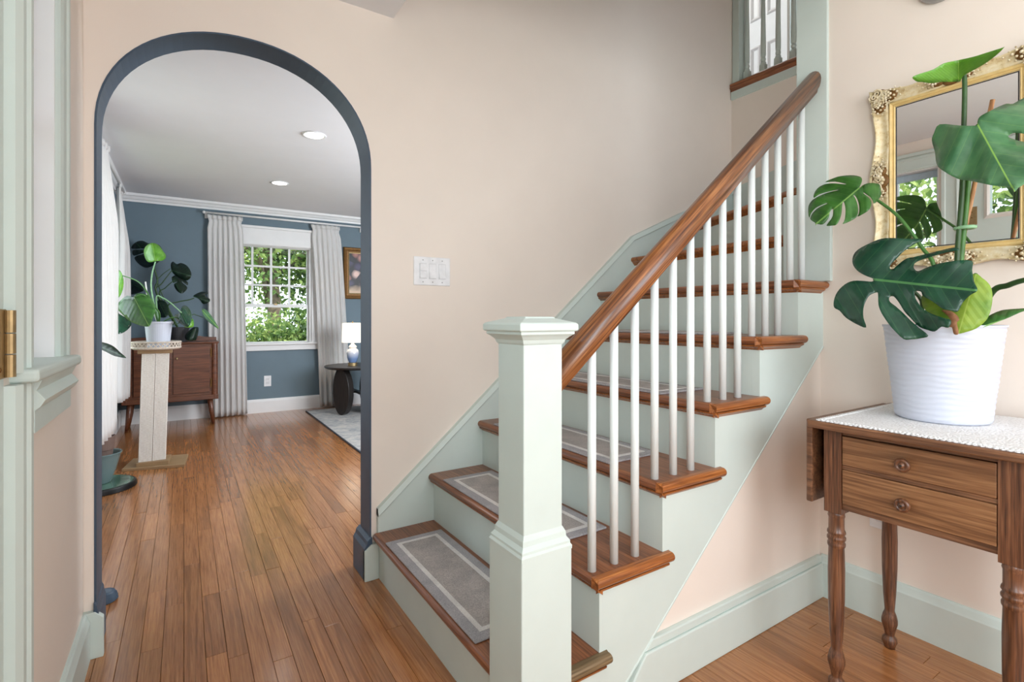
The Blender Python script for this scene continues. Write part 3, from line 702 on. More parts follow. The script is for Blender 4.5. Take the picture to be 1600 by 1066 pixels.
# ================================================================== STAIRCASE
st = thing('staircase', (1.4, 1.55, 0), 'pale green staircase with oak treads, white balusters and brown handrail', 'staircase')
T = 0.030
def nose_prof(x0, x1, z):
    pts = [(x1, z - T), (x0 + T / 2, z - T)]
    pts += [(x0 + T / 2 - T / 2 * math.sin(PI * i / 8), z - T / 2 - T / 2 * math.cos(PI * i / 8)) for i in range(1, 8)]
    return pts + [(x0 + T / 2, z), (x1, z)]
YB = YA - 0.020
for k in range(1, 7):
    x0, x1, z = rx(k) - NOSE, rx(k + 1) + 0.004, tz(k)
    if k == 6: x1 = 2.24
    mb = MB(); mb.prism(nose_prof(x0, x1, z), 'y', YN + 0.026, YB)
    td = mb.build('tread', 'tread', st, smooth=False)
    xe = min(rx(k + 1) + 0.028, XR - 0.002)
    mb = MB()
    yp = [(YN + T / 2 - T / 2 * math.sin(PI * i / 8), z - T / 2 - T / 2 * math.cos(PI * i / 8)) for i in range(0, 9)]
    vs_ = []
    for j, (yy, zz) in enumerate(yp): vs_ += [(x0 + (T / 2 - (T / 2) * math.sin(PI * j / 8)), yy, zz), (xe - 0.004 + 0.004 * math.sin(PI * j / 8), yy, zz)]
    vs_ += [(x0, YN + 0.027, z), (xe, YN + 0.027, z), (x0, YN + 0.027, z - T), (xe, YN + 0.027, z - T)]
    fs = [(2 * j, 2 * j + 1, 2 * j + 3, 2 * j + 2) for j in range(8)]
    e_ = 18
    fs += [(16, 17, e_ + 1, e_), (0, 1, e_ + 3, e_ + 2), tuple([2 * j for j in range(9)] + [e_, e_ + 2]), tuple([2 * j + 1 for j in range(9)] + [e_ + 1, e_ + 3])]
    mb.add(vs_, fs); mb.build('return_nosing', 'tread_edge' if k > 1 else 'tread_dull', td)
    sc_ = [(0, 0), (0, 0.018), (-0.018, 0.018), (-0.016, 0.012), (-0.006, 0.006)]
    mb = MB(); mb.prism([(rx(k) + a, z - T - 0.018 + b) for a, b in sc_], 'y', YS - 0.014, YB); mb.prism([(YS + a, z - T - 0.018 + b) for a, b in sc_], 'x', rx(k) - 0.012, xe - 0.016)
    mb.build('cove_moulding', 'tread_edge', td)
    zb = 0 if k == 1 else tz(k - 1)
    MB().box(rx(k), rx(k) + 0.018, YS + 0.0301, YB, zb, z - T).build('riser', 'green', st)
# winders turning to the right
def winder(z, poly, edge):
    (ax, ay), (bx, by) = edge
    d = Vector((bx - ax, by - ay, 0)).normalized(); nrm = Vector((d.y, -d.x, 0))
    if nrm.x > 0: nrm = -nrm
    mb = MB(); mb.prism(poly, 'z', z - T, z); td = mb.build('tread', 'tread', st)
    pr = [(-0.002, -T), (0, -T)] + [(T / 2 * math.sin(PI * i / 8), -T / 2 - T / 2 * math.cos(PI * i / 8)) for i in range(1, 8)] + [(0, 0), (-0.002, 0)]
    mb = MB(); mb.sweep(pr, [(ax, ay, z), (bx, by, z)], tuple(nrm)); mb.build('nosing', 'tread_edge', td)
    mb = MB(); mb.sweep([(-0.012, -T - 0.018), (-0.008, -T - 0.012), (0.004, -T), (-0.014, -T)], [(ax, ay, z), (bx, by, z)], tuple(nrm)); mb.build('cove_moulding', 'tread_edge', td)
    mb = MB(); mb.sweep([(-0.030, -RISE), (-0.012, -RISE), (-0.012, -T), (-0.030, -T)], [(ax, ay, z), (bx, by, z)], tuple(nrm)); mb.build('riser', 'green', st)
winder(tz(7), [(2.160, 1.181), (2.208, YB), (2.660, YB), (2.276, 1.181)], ((2.160, 1.181), (2.208, YB)))
winder(tz(8), [(2.236, 1.181), (2.628, YB), (3.172, YB), (3.172, 1.181)], ((2.236, 1.181), (2.628, YB)))
MB().box(2.278, 3.172, 1.160, 1.180, tz(8) - T, tz(9) - T).build('riser', 'green', st)
mb = MB(); mb.box(2.278, 3.172, 0.92, 1.200, tz(9) - T, tz(9)); mb.build('tread', 'tread', st, bevel=0.01)
# cut stringer on the open side
saw = [(rx(1), 0)]
for k in range(1, 7):
    saw += [(rx(k), tz(k) - T), (rx(k + 1) if k < 6 else XR, tz(k) - T)]
saw += [(XR, 0.985), (0.962, 0.0)]
mb = MB(); mb.prism(saw, 'y', YS, YS + 0.03); mb.build('stringer', 'green', st)
mb = MB(); mb.sweep([(0, 0), (0.002, 0.001), (0.002, 0.006), (0, 0.008)], [(0.975, YS, 0.010), (XR - 0.001, YS, 0.985 + 0.0)], (0, -1, 0)); mb.build('stringer_bead', 'green', st)
# skirt board on the wall
top = [(0.690, 0.292), (2.209, 1.583), (2.636, 1.765), (3.193, 1.995)]
mb = MB(); mb.prism([(0.690, 0.0)] + top + [(3.193, 1.50), (2.3, 1.30), (0.95, 0.0)], 'y', YA - 0.020, YA); mb.build('skirt_board', 'green', st)
mb = MB()
pr = [(0, 0), (0.030, 0.0), (0.034, 0.006), (0.028, 0.018), (0.022, 0.030), (0, 0.032)]
mb.sweep(pr, [(x_, YA, z_ - 0.030) for x_, z_ in top], (0, -1, 0)); mb.build('skirt_cap', 'green', st)
mb = MB(); mb.prism([(YA - 0.02, 1.995), (1.19, 2.17), (1.19, 1.66), (YA - 0.02, 1.66)], 'x', 3.173, 3.193); mb.build('skirt_board', 'green', st)
# newel
NX0, NX1, NY0, NY1 = 0.664, 0.815, 0.985, 1.136
nw = MB().box(NX0 + 0.017, NX1 - 0.017, NY0 + 0.017, NY1 - 0.017, 0.30, 1.062).build('newel_post', 'green', st, bevel=0.003)
MB().box(NX0, NX1, NY0, NY1, 0.0, 0.530).build('newel_base', 'green', nw, bevel=0.003)
cx_, cy_ = (NX0 + NX1) / 2, (NY0 + NY1) / 2; hb, hs = (NX1 - NX0) / 2, (NX1 - NX0) / 2 - 0.017
def sq_stack(levels, name, par, bevel=0.0):
    mb = MB(); vs_ = []; n = len(levels)
    for h, z in levels: vs_ += [(cx_ - h, cy_ - h, z), (cx_ + h, cy_ - h, z), (cx_ + h, cy_ + h, z), (cx_ - h, cy_ + h, z)]
    fs = [(4 * i + k, 4 * i + (k + 1) % 4, 4 * i + 4 + (k + 1) % 4, 4 * i + 4 + k) for i in range(n - 1) for k in range(4)] + [(0, 3, 2, 1), tuple(4 * n - 4 + k for k in range(4))]
    mb.add(vs_, fs); return mb.build(name, 'green', par, bevel=bevel)
sq_stack([(hb + 0.0004, 0.526), (hb + 0.0006, 0.534), (hb - 0.003, 0.540), (hb - 0.003, 0.546), (hb - 0.010, 0.556), (hs + 0.006, 0.568), (hs + 0.002, 0.576), (hs, 0.580)], 'newel_moulding', nw)
sq_stack([(hs, 1.036), (hs + 0.003, 1.040), (hs + 0.006, 1.048), (hs + 0.014, 1.056), (hs + 0.022, 1.062), (hs + 0.022, 1.070)], 'neck_moulding', nw)
sq_stack([(hs + 0.026, 1.069), (hs + 0.029, 1.072), (hs + 0.029, 1.086), (hs + 0.025, 1.090), (hs - 0.012, 1.101), (hs - 0.016, 1.105)], 'newel_cap', nw, 0.0015)
# handrail
RY = 1.060
def rail_z(x): return 0.918 + 0.8425 * (x - 0.837)
half = [(0.018, 0.0), (0.020, 0.012), (0.027, 0.022), (0.031, 0.036), (0.033, 0.052), (0.030, 0.068), (0.022, 0.081), (0.011, 0.088)]
prof = [(a, b) for a, b in half] + [(0, 0.090)] + [(-a, b) for a, b in half[::-1]]
mb = MB(); mb.sweep(prof, [(NX1 - 0.020, RY, rail_z(NX1 - 0.020)), (2.128, RY, rail_z(2.128))], (0, 1, 0)); hr = mb.build('handrail', 'rail', st, smooth=True)
# balusters
BY = 1.057; protos = {}
for k in range(2, 7):
    for j in range(3 if k < 6 else 2):
        xb_ = rx(k) - NOSE + 0.026 + j * 0.0838
        if j not in protos:
            mb = MB(); mb.lathe([(0.0120, tz(k)), (0.0120, rail_z(xb_) + 0.03)], (xb_, BY, 0), 18)
            protos[j] = mb.build('baluster', 'baluster', st)
            for p_ in protos[j].data.polygons: p_.use_smooth = len(p_.vertices) == 4
        else: copy_to(protos[j], st, (xb_, BY, tz(k)))

# stair mats
ords = ['lowest', 'second', 'third', 'fourth', 'fifth']
for k in range(1, 6):
    x0, x1, y0, y1, z = rx(k) - 0.014, rx(k) + 0.230, 1.240, 1.988, tz(k)
    mt = thing('stair_mat', ((x0 + x1) / 2, (y0 + y1) / 2, z), 'grey carpet mat with cream border line on the %s stair tread' % ords[k - 1], 'stair mat', 'carpet mats on the stair treads')
    MB().box(x0, x1, y0, y1, z, z + 0.007).build('border', 'mat_border', mt, bevel=0.003)
    mb = MB(); i0, i1 = 0.034, 0.050
    mb.box(x0 + i0, x1 - i0, y0 + i0, y0 + i1, z + 0.002, z + 0.0082); mb.box(x0 + i0, x1 - i0, y1 - i1, y1 - i0, z + 0.002, z + 0.0082)
    mb.box(x0 + i0, x0 + i1, y0 + i1, y1 - i1, z + 0.002, z + 0.0082); mb.box(x1 - i1, x1 - i0, y0 + i1, y1 - i1, z + 0.002, z + 0.0082)
    mb.build('cream_stripe', 'mat_white', mt)
    MB().box(x0 + i1 + 0.001, x1 - i1 - 0.001, y0 + i1 + 0.001, y1 - i1 - 0.001, z + 0.002, z + 0.0078).build('centre_pile', 'mat_grey', mt)

# ------------------------------------------------------------------ landing balustrade and upstairs door
bl = thing('landing_balustrade', (3.24, 1.7, 2.62), 'pale green upstairs balustrade with dark wood sill above the stairwell', 'balustrade')
MB().box(3.178, 3.30, 0.6, 2.128, 2.612, 2.668).build('fascia', 'green', bl, bevel=0.002)
mb = MB(); mb.prism([(3.165, 2.690), (3.170, 2.700), (3.165, 2.712), (3.175, 2.722), (3.34, 2.722), (3.34, 2.665), (3.178, 2.665), (3.176, 2.680)], 'y', 0.6, 2.128); mb.build('sill', 'tread', bl)
MB().box(3.195, 3.265, 2.078, 2.128, 2.722, 4.0).build('half_newel', 'green', bl, bevel=0.003)
bp = None
for yy in (2.063, 1.948, 1.847, 1.747, 1.64, 1.54):
    yy -= 0.012
    if bp is None:
        zb = 2.722
        mb = MB(); mb.box(3.25 - 0.018, 3.25 + 0.018, yy - 0.018, yy + 0.018, zb, zb + 0.075)
        mb.lathe([(0.016, zb + 0.075), (0.018, zb + 0.085), (0.012, zb + 0.095), (0.017, zb + 0.110), (0.012, zb + 0.125), (0.016, zb + 0.135), (0.0165, zb + 0.20), (0.013, zb + 0.45), (0.010, zb + 0.78)], (3.25, yy, 0), 14)
        bp = mb.build('baluster', 'green', bl)
    else: copy_to(bp, bl, (3.25, yy, 2.722))
MB().box(3.215, 3.285, 0.6, 2.09, 3.50, 3.56).build('top_rail', 'tread', bl, bevel=0.012)
d2 = thing('door_2', (4.3, 2.52, 2.69), 'off-white panelled door upstairs behind the balusters', 'door', kind='structure')
lf = MB().box(4.300, 4.335, 2.350, 2.735, 2.70, 4.715).build('leaf', 'door_white', d2)
for a, b in ((2.86, 3.54), (3.76, 4.58)):
    for c, d in ((2.40, 2.535), (2.575, 2.69)):
        mb = MB(); mb.frame([(-0.02, 0), (-0.02, -0.0), (0, 0.010), (0.012, 0.004), (0.012, 0)], c + 0.02, d - 0.02, a + 0.02, b - 0.02, 'x', 4.300, -1); mb.build('panel_moulding', 'upstairs', lf)
for y0, y1 in ((2.735, 2.80), (2.235, 2.312)): MB().box(4.27, 4.30, y0, y1, 2.69, 4.76).build('casing', 'green' if y0 < 2.5 else 'door_white', d2, bevel=0.004)

# ================================================================== LIVING ROOM
# far window
w2 = thing('window_2', (0.88, YF, FZ0), 'white double-hung living room window with small panes over trees', 'window', kind='structure')
mb = MB(); mb.box(FX1, FX1 + 0.115, YF - 0.022, YF, 0.80, 2.06); mb.box(FX0 - 0.115, FX0, YF - 0.022, YF, 0.80, 2.06); mb.build('casing', 'white_paint', w2, bevel=0.004)
mb = MB(); mb.box(FX0 - 0.115, FX1 + 0.115, YF - 0.026, YF, 1.96, 2.15); mb.box(FX0 - 0.125, FX1 + 0.125, YF - 0.036, YF, 2.15, 2.18); mb.build('head_casing', 'white_paint', w2, bevel=0.004)
mb = MB(); mb.box(FX0 - 0.14, FX1 + 0.14, YF - 0.055, YF + 0.03, 0.79, 0.815); mb.build('stool', 'white_paint', w2, bevel=0.006)
mb = MB(); mb.box(FX0 - 0.11, FX1 + 0.11, YF - 0.024, YF, 0.725, 0.79); mb.build('apron', 'white_paint', w2, bevel=0.004)
mb = MB(); mb.box(FX0, FX0 + 0.02, YF, YF + 0.14, FZ0, FZ1); mb.box(FX1 - 0.02, FX1, YF, YF + 0.14, FZ0, FZ1); mb.box(FX0, FX1, YF, YF + 0.14, FZ1 - 0.02, FZ1); mb.box(FX0, FX1, YF, YF + 0.14, FZ0 - 0.01, FZ0 + 0.01); mb.build('jamb_lining', 'white_paint', w2)
mb = MB()
for i in range(5): mb.box(FX0 + 0.005, FX1 - 0.005, YF - 0.004 - 0.006 * i, YF + 0.012 - 0.006 * i, 1.945 + 0.008 * i, 1.975)
mb.build('roman_blind', 'curtain', w2)
ux0, ux1, uz0, uz1, uy = FX0 + 0.036, FX1 - 0.036, 1.275, 1.945, YF + 0.075
mb = MB(); mb.frame([(0, 0), (0, 0.03), (0.022, 0.03), (0.022, 0)], ux0, ux1, uz0, uz1, 'y', uy, 1); us = mb.build('sash', 'white_paint', w2)
for i in range(1, 4): MB().box(lerp(ux0, ux1, i / 4) - 0.011, lerp(ux0, ux1, i / 4) + 0.011, uy + 0.004, uy + 0.026, uz0, uz1).build('muntin', 'white_paint', us)
for j in range(1, 3): MB().box(ux0, ux1, uy + 0.005, uy + 0.025, lerp(uz0, uz1, j / 3) - 0.011, lerp(uz0, uz1, j / 3) + 0.011).build('muntin', 'white_paint', us)
pp = None
for i in range(4):
    for j in range(3):
        a, b, c, d = lerp(ux0, ux1, i / 4) + 0.011, lerp(ux0, ux1, (i + 1) / 4) - 0.011, lerp(uz0, uz1, j / 3) + 0.011, lerp(uz0, uz1, (j + 1) / 3) - 0.011
        if pp is None: pp = MB().box(a - .004, b + .004, uy + 0.013, uy + 0.016, c - .004, d + .004).build('pane', 'glass', us)
        else: copy_to(pp, us, ((a + b) / 2, uy + 0.0145, c - .004))
ly = YF + 0.040
mb = MB(); mb.frame([(0, 0), (0, 0.03), (0.034, 0.03), (0.034, 0)], ux0 + 0.004, ux1 - 0.004, 0.828, 1.235, 'y', ly, 1); ls = mb.build('sash', 'white_paint', w2)
MB().box(ux0, ux1, ly + 0.013, ly + 0.016, 0.824, 1.24).build('pane', 'glass', ls)
MB().box(0.90, 0.94, ly - 0.014, ly + 0.004, 1.262, 1.280).build('sash_lock', 'brass', ls, bevel=0.003)
# left living room window behind the curtains
w4 = thing('window_4', (LX0, 4.25, LZ0), 'living room side window mostly hidden by the curtains at the left', 'window', kind='structure')
mb = MB(); mb.frame([(0, 0), (0, 0.022), (0.10, 0.022), (0.10, 0)], LY0, LY1, LZ0, LZ1, 'x', LX0, 1); mb.build('casing', 'white_paint', w4)
mb = MB(); mb.frame([(-0.04, 0), (-0.04, 0.03), (0.0, 0.03), (0.0, 0)], LY0, LY1, LZ0, LZ1, 'x', LX0 - 0.09, 1); mb.box(LX0 - 0.09, LX0 - 0.06, 4.24, 4.28, LZ0, LZ1); mb.box(LX0 - 0.09, LX0 - 0.06, LY0, LY1, 1.28, 1.32); mb.build('sash', 'white_paint', w4)

def curtain(name, label, along, at, top, bot, z0, z1, folds, off=-1, amp=0.028, pinch=0.095, group=None, seed=1):
    """pleated panel; `along` x or y, spans top=(a,b) at z1 and bot=(a,b) at z0, folds swing off the plane `at`"""
    r_ = random.Random(seed); ph = [r_.uniform(-0.5, 0.5) for _ in range(folds + 2)]
    t_ = thing(name, ((bot[0] + bot[1]) / 2, at, z0) if along == 'x' else (at, (bot[0] + bot[1]) / 2, z0), label, 'curtain', group)
    nu, nv = folds * 12, 30
    def P(s, t):
        z = lerp(z1 - 0.01, z0, t); zz = z1 - z
        g = max(0.0, min(1.0, (zz - pinch) / 0.5))
        e_ = g * g * (3 - 2 * g)
        e2 = max(0.0, min(1.0, zz / (z1 - z0))) ** 0.8
        a = lerp(top[0], top[1], s) * (1 - e2) + lerp(bot[0], bot[1], s) * e2
        pull = math.exp(-((zz - pinch) / 0.035) ** 2)
        c_ = (top[0] + top[1]) / 2; a = a - (a - c_) * 0.10 * pull
        k = s * folds
        w_ = math.sin(2 * PI * k + ph[int(k)] * e_)
        am = amp * (0.55 + 0.75 * e_) * (1 - 0.45 * pull)
        if zz < pinch: w_ = math.copysign(abs(w_) ** 0.5, w_)
        d = off * (am * (w_ + 1.0) + 0.012 * math.sin(5 * s + 3 * t + seed))
        return (a, at + d, z) if along == 'x' else (at + d, a, z)
    mb = MB(); mb.grid(P, nu, nv); mb.build('panel', 'curtain', t_, smooth=True, solid=0.003)
    hd = MB()
    hd.grid(lambda s, t: P(s, t * 0.02), nu, 2); hd.build('header_tape', 'curtain', t_, smooth=True, solid=0.006)
    return t_
G = 'pleated white curtains of the living room'
curtain('curtain', 'pleated white curtain left of the far living room window', 'x', YF - 0.060, (0.215, 0.560), (0.225, 0.61), 0.012, 2.262, 7, -1, 0.015, group=G, seed=3)
curtain('curtain', 'pleated white curtain right of the far window beside the painting', 'x', YF - 0.060, (1.300, 1.640), (1.40, 1.78), 0.020, 2.262, 6, -1, 0.015, group=G, seed=5)
curtain('curtain', 'short white curtain panel in the living room corner behind the plant stand', 'y', LX0 + 0.075, (5.42, 5.78), (5.30, 5.86), 0.40, 2.262, 5, 1, 0.026, group=G, seed=8)
curtain('curtain', 'white curtain panel nearest the arch on the left living room wall', 'y', LX0 + 0.105, (3.78, 4.36), (3.76, 4.58), 0.365, 2.262, 8, 1, 0.026, group=G, seed=9)
def rod(name, label, p0, p1, br, wall):
    t_ = thing(name, p0, label, 'curtain rod')
    MB().tube([p0, p1], 0.011, 12).build('rod', 'white_paint', t_, smooth=True)
    for p in (p0, p1):
        MB().ball(p, 0.016, 10, 6).build('finial', 'white_paint', t_, smooth=True)
    for p in br:
        mb = MB(); q = Vector(p); wv = Vector(wall)
        mb.tube([q, q + wv], 0.007, 8); e_ = q + wv
        mb.box(e_.x - 0.012, e_.x + 0.012, e_.y - 0.012, e_.y + 0.012, e_.z - 0.055, e_.z + 0.02)
        mb.build('bracket', 'white_paint', t_)
rod('curtain_rod', 'white curtain rod above the far living room window', (0.185, YF - 0.085, 2.268), (1.95, YF - 0.085, 2.268), [(0.205, YF - 0.085, 2.268), (1.92, YF - 0.085, 2.268)], (0, 0.072, 0))
rod('curtain_rod', 'white curtain rod along the left living room wall', (LX0 + 0.10, 3.0, 2.25), (LX0 + 0.10, 5.80, 2.25), [(LX0 + 0.10, 3.4, 2.25), (LX0 + 0.10, 5.76, 2.25)], (-0.086, 0, 0))

# wall plates
def outlet(name, label, c, plane, out):
    t_ = thing(name, c, label, 'outlet'); mb = MB(); a, b, z = c
    def bx_(m_, w_, z0, z1, d0, d1):
        if plane == 'y': m_.box(a - w_, a + w_, min(b + out * d0, b + out * d1), max(b + out * d0, b + out * d1), z0, z1)
        else: m_.box(min(a + out * d0, a + out * d1), max(a + out * d0, a + out * d1), b - w_, b + w_, z0, z1)
    bx_(mb, 0.038, z - 0.062, z + 0.062, 0, 0.006); mb.build('plate', 'plastic', t_, bevel=0.002)
    for dz in (-0.022, 0.022):
        m2 = MB(); bx_(m2, 0.017, z + dz - 0.014, z + dz + 0.014, 0.004, 0.008); s_ = m2.build('socket', 'plastic_shade', t_, bevel=0.002)
outlet('wall_outlet', 'white wall outlet under the living room window', (0.828, YF, 0.366), 'y', -1)
outlet('wall_outlet', 'white wall outlet behind the small wooden table', (XR, 0.824, 0.392), 'x', -1)

# sideboard
CX0, CX1, CY0, CY1, CZ0, CZ1 = -0.500, 0.300, 6.10, 6.48, 0.285, 0.845
cb_ = thing('sideboard', ((CX0 + CX1) / 2, 6.3, 0), 'mid-century brown wooden sideboard against the far living room wall', 'sideboard')
mb = MB(); mb.box(CX0, CX1, CY0 + 0.018, CY1, CZ0, CZ1); mb.build('body', 'cabinet', cb_, bevel=0.006)
mb = MB(); mb.box(CX0 - 0.008, CX1 + 0.008, CY0, CY1 + 0.004, CZ1, CZ1 + 0.018); mb.build('top', 'cabinet', cb_, bevel=0.006, seg=3)
mb = MB(); lip = [(CX0, 0)] + [(lerp(CX0, CX1, i / 20), 0.035 + 0.018 * math.sin(PI * 3 * i / 20) ** 2 * (1 if 4 < i < 17 else 0.4)) for i in range(21)] + [(CX1, 0)]
mb.prism([(a, CZ1 + 0.018 + b) for a, b in lip], 'y', CY1 - 0.02, CY1); mb.build('back_lip', 'cabinet', cb_)
for a, b, kx in ((-0.410, -0.105, -0.135), (-0.090, 0.225, -0.060)):
    dd = MB().box(a, b, CY0 + 0.004, CY0 + 0.02, CZ0 + 0.055, CZ1 - 0.02).build('door', 'cabinet', cb_, bevel=0.003)
    MB().lathe([(0.006, -0.002), (0.005, -0.012), (0.011, -0.018), (0.010, -0.026), (0, -0.028)], (kx, CY0 + 0.005, 0.700), 14, 'y').build('knob', 'brass', dd, smooth=True)
for x_, z_ in ((0.236, 0.44), (0.236, 0.75)):
    MB().lathe([(0.007, z_ - 0.045), (0.007, z_ + 0.045)], (x_, CY0 + 0.006, 0), 10).build('hinge', 'gold_dark', cb_)
for s_, x_ in ((-1, CX0 + 0.03), (1, CX1 - 0.03)): MB().lathe([(0.030, CZ0), (0.030, CZ1)], (x_, CY0 + 0.028, 0), 16).build('corner_stile', 'cabinet', cb_, smooth=False)
MB().box(CX0 - 0.004, CX1 + 0.004, CY0, CY0 + 0.03, CZ0 - 0.02, CZ0 + 0.03).build('bottom_rail', 'cabinet', cb_, bevel=0.006)
for sx, x_ in ((-1, CX0 + 0.06), (1, CX1 - 0.07)):
    for y_ in (CY0 + 0.06, CY1 - 0.05):
        mb = MB(); mb.tube([(x_, y_, CZ0), (x_ + sx * 0.012, y_, 0.14), (x_ + sx * 0.030, y_, 0.0)], [0.026, 0.022, 0.013], 14); mb.build('leg', 'cabinet', cb_, smooth=True)

# scratching-post pedestal with wicker tray
ps = thing('sisal_pedestal', (-0.19, 4.65, 0), 'tall pedestal of two square sisal posts on a flat brown base', 'pedestal')
mb = MB(); mb.prism([(-0.375, 4.575), (0.004, 4.475), (0.030, 4.81), (-0.33, 4.88)], 'z', 0, 0.020); mb.build('base_board', 'post_wood', ps, bevel=0.002)
mb = MB(); mb.prism([(-0.292, 4.575), (-0.096, 4.545), (-0.080, 4.74), (-0.270, 4.765)], 'z', 0.020, 0.048); mb.build('foot_board', 'post_wood', ps, bevel=0.002)
def ribbed(x0, x1, y0, y1, n):
    out = []
    for (ax, ay), (bx, by) in (((x0, y0), (x1, y0)), ((x1, y0), (x1, y1)), ((x1, y1), (x0, y1)), ((x0, y1), (x0, y0))):
        L = math.hypot(bx - ax, by - ay); nx, ny = (by - ay) / L, -(bx - ax) / L
        for i in range(n * 4):
            t = i / (n * 4); d = 0.0016 * abs(math.sin(PI * n * t)); out.append((lerp(ax, bx, t) + nx * d, lerp(ay, by, t) + ny * d))
    return out
for a, b in ((-0.272, -0.193), (-0.189, -0.108)):
    pl = ribbed(a, b, 4.600, 4.690, 10); mb = MB(); n = len(pl)
    vs_ = [(p[0] - 0.008, p[1], 0.048) for p in pl] + [(p[0] + 0.014, p[1], 0.842) for p in pl]
    mb.add(vs_, [list(range(n))[::-1], list(range(n, 2 * n))] + [(i, (i + 1) % n, n + (i + 1) % n, n + i) for i in range(n)]); mb.build('sisal_post', 'sisal', ps)
mb = MB(); mb.box(-0.284, -0.072, 4.585, 4.715, 0.842, 0.872); mb.build('top_board', 'post_wood', ps, bevel=0.003)
wt = thing('wicker_tray', (-0.172, 4.65, 0.872), 'round whitewashed wicker tray on top of the sisal pedestal', 'tray')
TR = 0.152
mb = MB(); mb.lathe([(TR - 0.01, 0.872), (TR, 0.878), (TR - 0.006, 0.882), (0.0, 0.882)], (-0.172, 4.65, 0), 40); mb.build('tray_base', 'wicker', wt)
for z_ in (0.884, 0.926):
    mb = MB(); mb.tube([(-0.172 + TR * math.cos(2 * PI * i / 48), 4.65 + TR * math.sin(2 * PI * i / 48), z_) for i in range(49)], 0.006, 8, False); mb.build('rim', 'wicker', wt, smooth=True)
for ph in (0, 1, 2):
    mb = MB(); mb.tube([(-0.172 + TR * math.cos(2 * PI * i / 144), 4.65 + TR * math.sin(2 * PI * i / 144), 0.905 + 0.018 * math.sin(2 * PI * i * 11 / 144 + ph * 2 * PI / 3)) for i in range(145)], 0.0032, 6, False); mb.build('weave_strand', 'wicker', wt, smooth=True)

# stacked bowl, pot and tray left of the pedestal
ty = thing('ridged_tray', (-0.460, 4.20, 0), 'low round dark ridged tray with glassy green top on the floor', 'tray')
MB().lathe([(0.195, 0.0), (0.200, 0.006), (0.193, 0.012), (0.199, 0.018), (0.191, 0.024), (0.195, 0.030), (0.186, 0.036), (0.18, 0.036)], (-0.460, 4.20, 0), 48).build('ridged_rim', 'dark_metal', ty, smooth=True)
M['jade'] = plain('jade_glass_top', srgb(96, 128, 112), 0.06, 0, 0.3, 12, 0, 0.5)
MB().lathe([(0.180, 0.030), (0.180, 0.0375), (0.0, 0.0375)], (-0.460, 4.20, 0), 48).build('glass_top', 'jade', ty)
MB().lathe([(0.0, 0.038), (0.056, 0.038), (0.062, 0.046), (0.088, 0.120), (0.108, 0.200), (0.118, 0.226), (0.122, 0.230), (0.118, 0.234), (0.108, 0.226), (0.100, 0.200), (0.080, 0.120), (0.054, 0.050), (0.0, 0.048)], (-0.460, 4.20, 0), 40).build('glass_bowl', 'bowl_glass', None, 'grey-green glass bowl standing on the ridged tray', 'bowl', smooth=True)
pb = thing('plant_pot', (-0.460, 4.20, 0.05), 'greyed brown plant pot nested in the glass bowl, one long leaf', 'potted plant')
MB().lathe([(0.0, 0.052), (0.050, 0.052), (0.074, 0.250), (0.080, 0.255), (0.086, 0.338), (0.080, 0.340), (0.074, 0.300), (0.070, 0.285), (0.0, 0.285)], (-0.460, 4.20, 0), 36).build('pot', 'terracotta', pb, smooth=False)
MB().lathe([(0.072, 0.283), (0.072, 0.29), (0, 0.294)], (-0.460, 4.20, 0), 24).build('soil', 'soil', pb)
MB().tube(smooth_line([(-0.46, 4.20, 0.28), (-0.45, 3.97, 0.345), (-0.455, 3.72, 0.50), (-0.46, 3.67, 0.80), ony(148, 538, 3.65)], 6), 0.006, 8).build('stem', 'stem_dark', pb, smooth=True)
MB().lathe([(0.0, 0.0), (0.040, 0.0), (0.046, 0.006), (0.041, 0.010), (0.045, 0.016), (0.039, 0.020), (0.042, 0.026), (0.034, 0.031), (0.036, 0.035), (0.024, 0.037), (0, 0.033)], (-0.262, 2.520, 0), 28).build('ridged_saucer', 'navy', None, 'small dark blue ridged saucer on the floor just inside the arch', 'saucer', smooth=True)

# rug, side table, lamp, painting
rg = thing('area_rug', (2.0, 5.2, 0), 'grey-blue distressed area rug on the living room floor', 'rug')
MB().box(1.220, 2.95, 3.90, 6.36, 0.001, 0.011).build('pile', 'rug', rg, bevel=0.003)
mb = MB(); mb.box(1.208, 1.220, 3.89, 6.37, 0.001, 0.010); mb.box(1.220, 2.95, 3.888, 3.90, 0.001, 0.010); mb.box(1.220, 2.95, 6.36, 6.372, 0.001, 0.010); mb.build('binding', 'rug_edge', rg)
tx, tyy = 1.700, 5.98
sd = thing('side_table', (tx, tyy, 0.011), 'round black wooden side table with fat oval slab legs', 'side table')
MB().lathe([(0.0, 0.525), (0.330, 0.525), (0.352, 0.535), (0.360, 0.548), (0.356, 0.556), (0.0, 0.556)], (tx, tyy, 0), 56).build('table_top', 'black_wood', sd)
for k in range(4):
    a = math.radians(212 + 90 * k); d_ = Vector((math.cos(a), math.sin(a), 0)); n_ = Vector((-d_.y, d_.x, 0)); mb = MB(); vs_ = []
    N = 32; c_ = Vector((tx, tyy, 0.269)) + d_ * 0.215
    for s_ in (-1, 1):
        for i in range(N):
            t = 2 * PI * i / N; vs_.append(c_ + n_ * (0.118 * math.cos(t)) + Vector((0, 0, 0.257 * math.sin(t))) + d_ * (0.040 * s_))
    mb.add(vs_, [tuple(range(N)), tuple(range(N, 2 * N))] + [(i, (i + 1) % N, N + (i + 1) % N, N + i) for i in range(N)]); mb.build('leg', 'black_wood', sd, bevel=0.004)
mb = MB(); mb.box(tx - 0.18, tx + 0.18, tyy - 0.02, tyy + 0.02, 0.235, 0.26); mb.box(tx - 0.02, tx + 0.02, tyy - 0.18, tyy + 0.18, 0.235, 0.26); mb.build('stretcher', 'black_wood', sd)
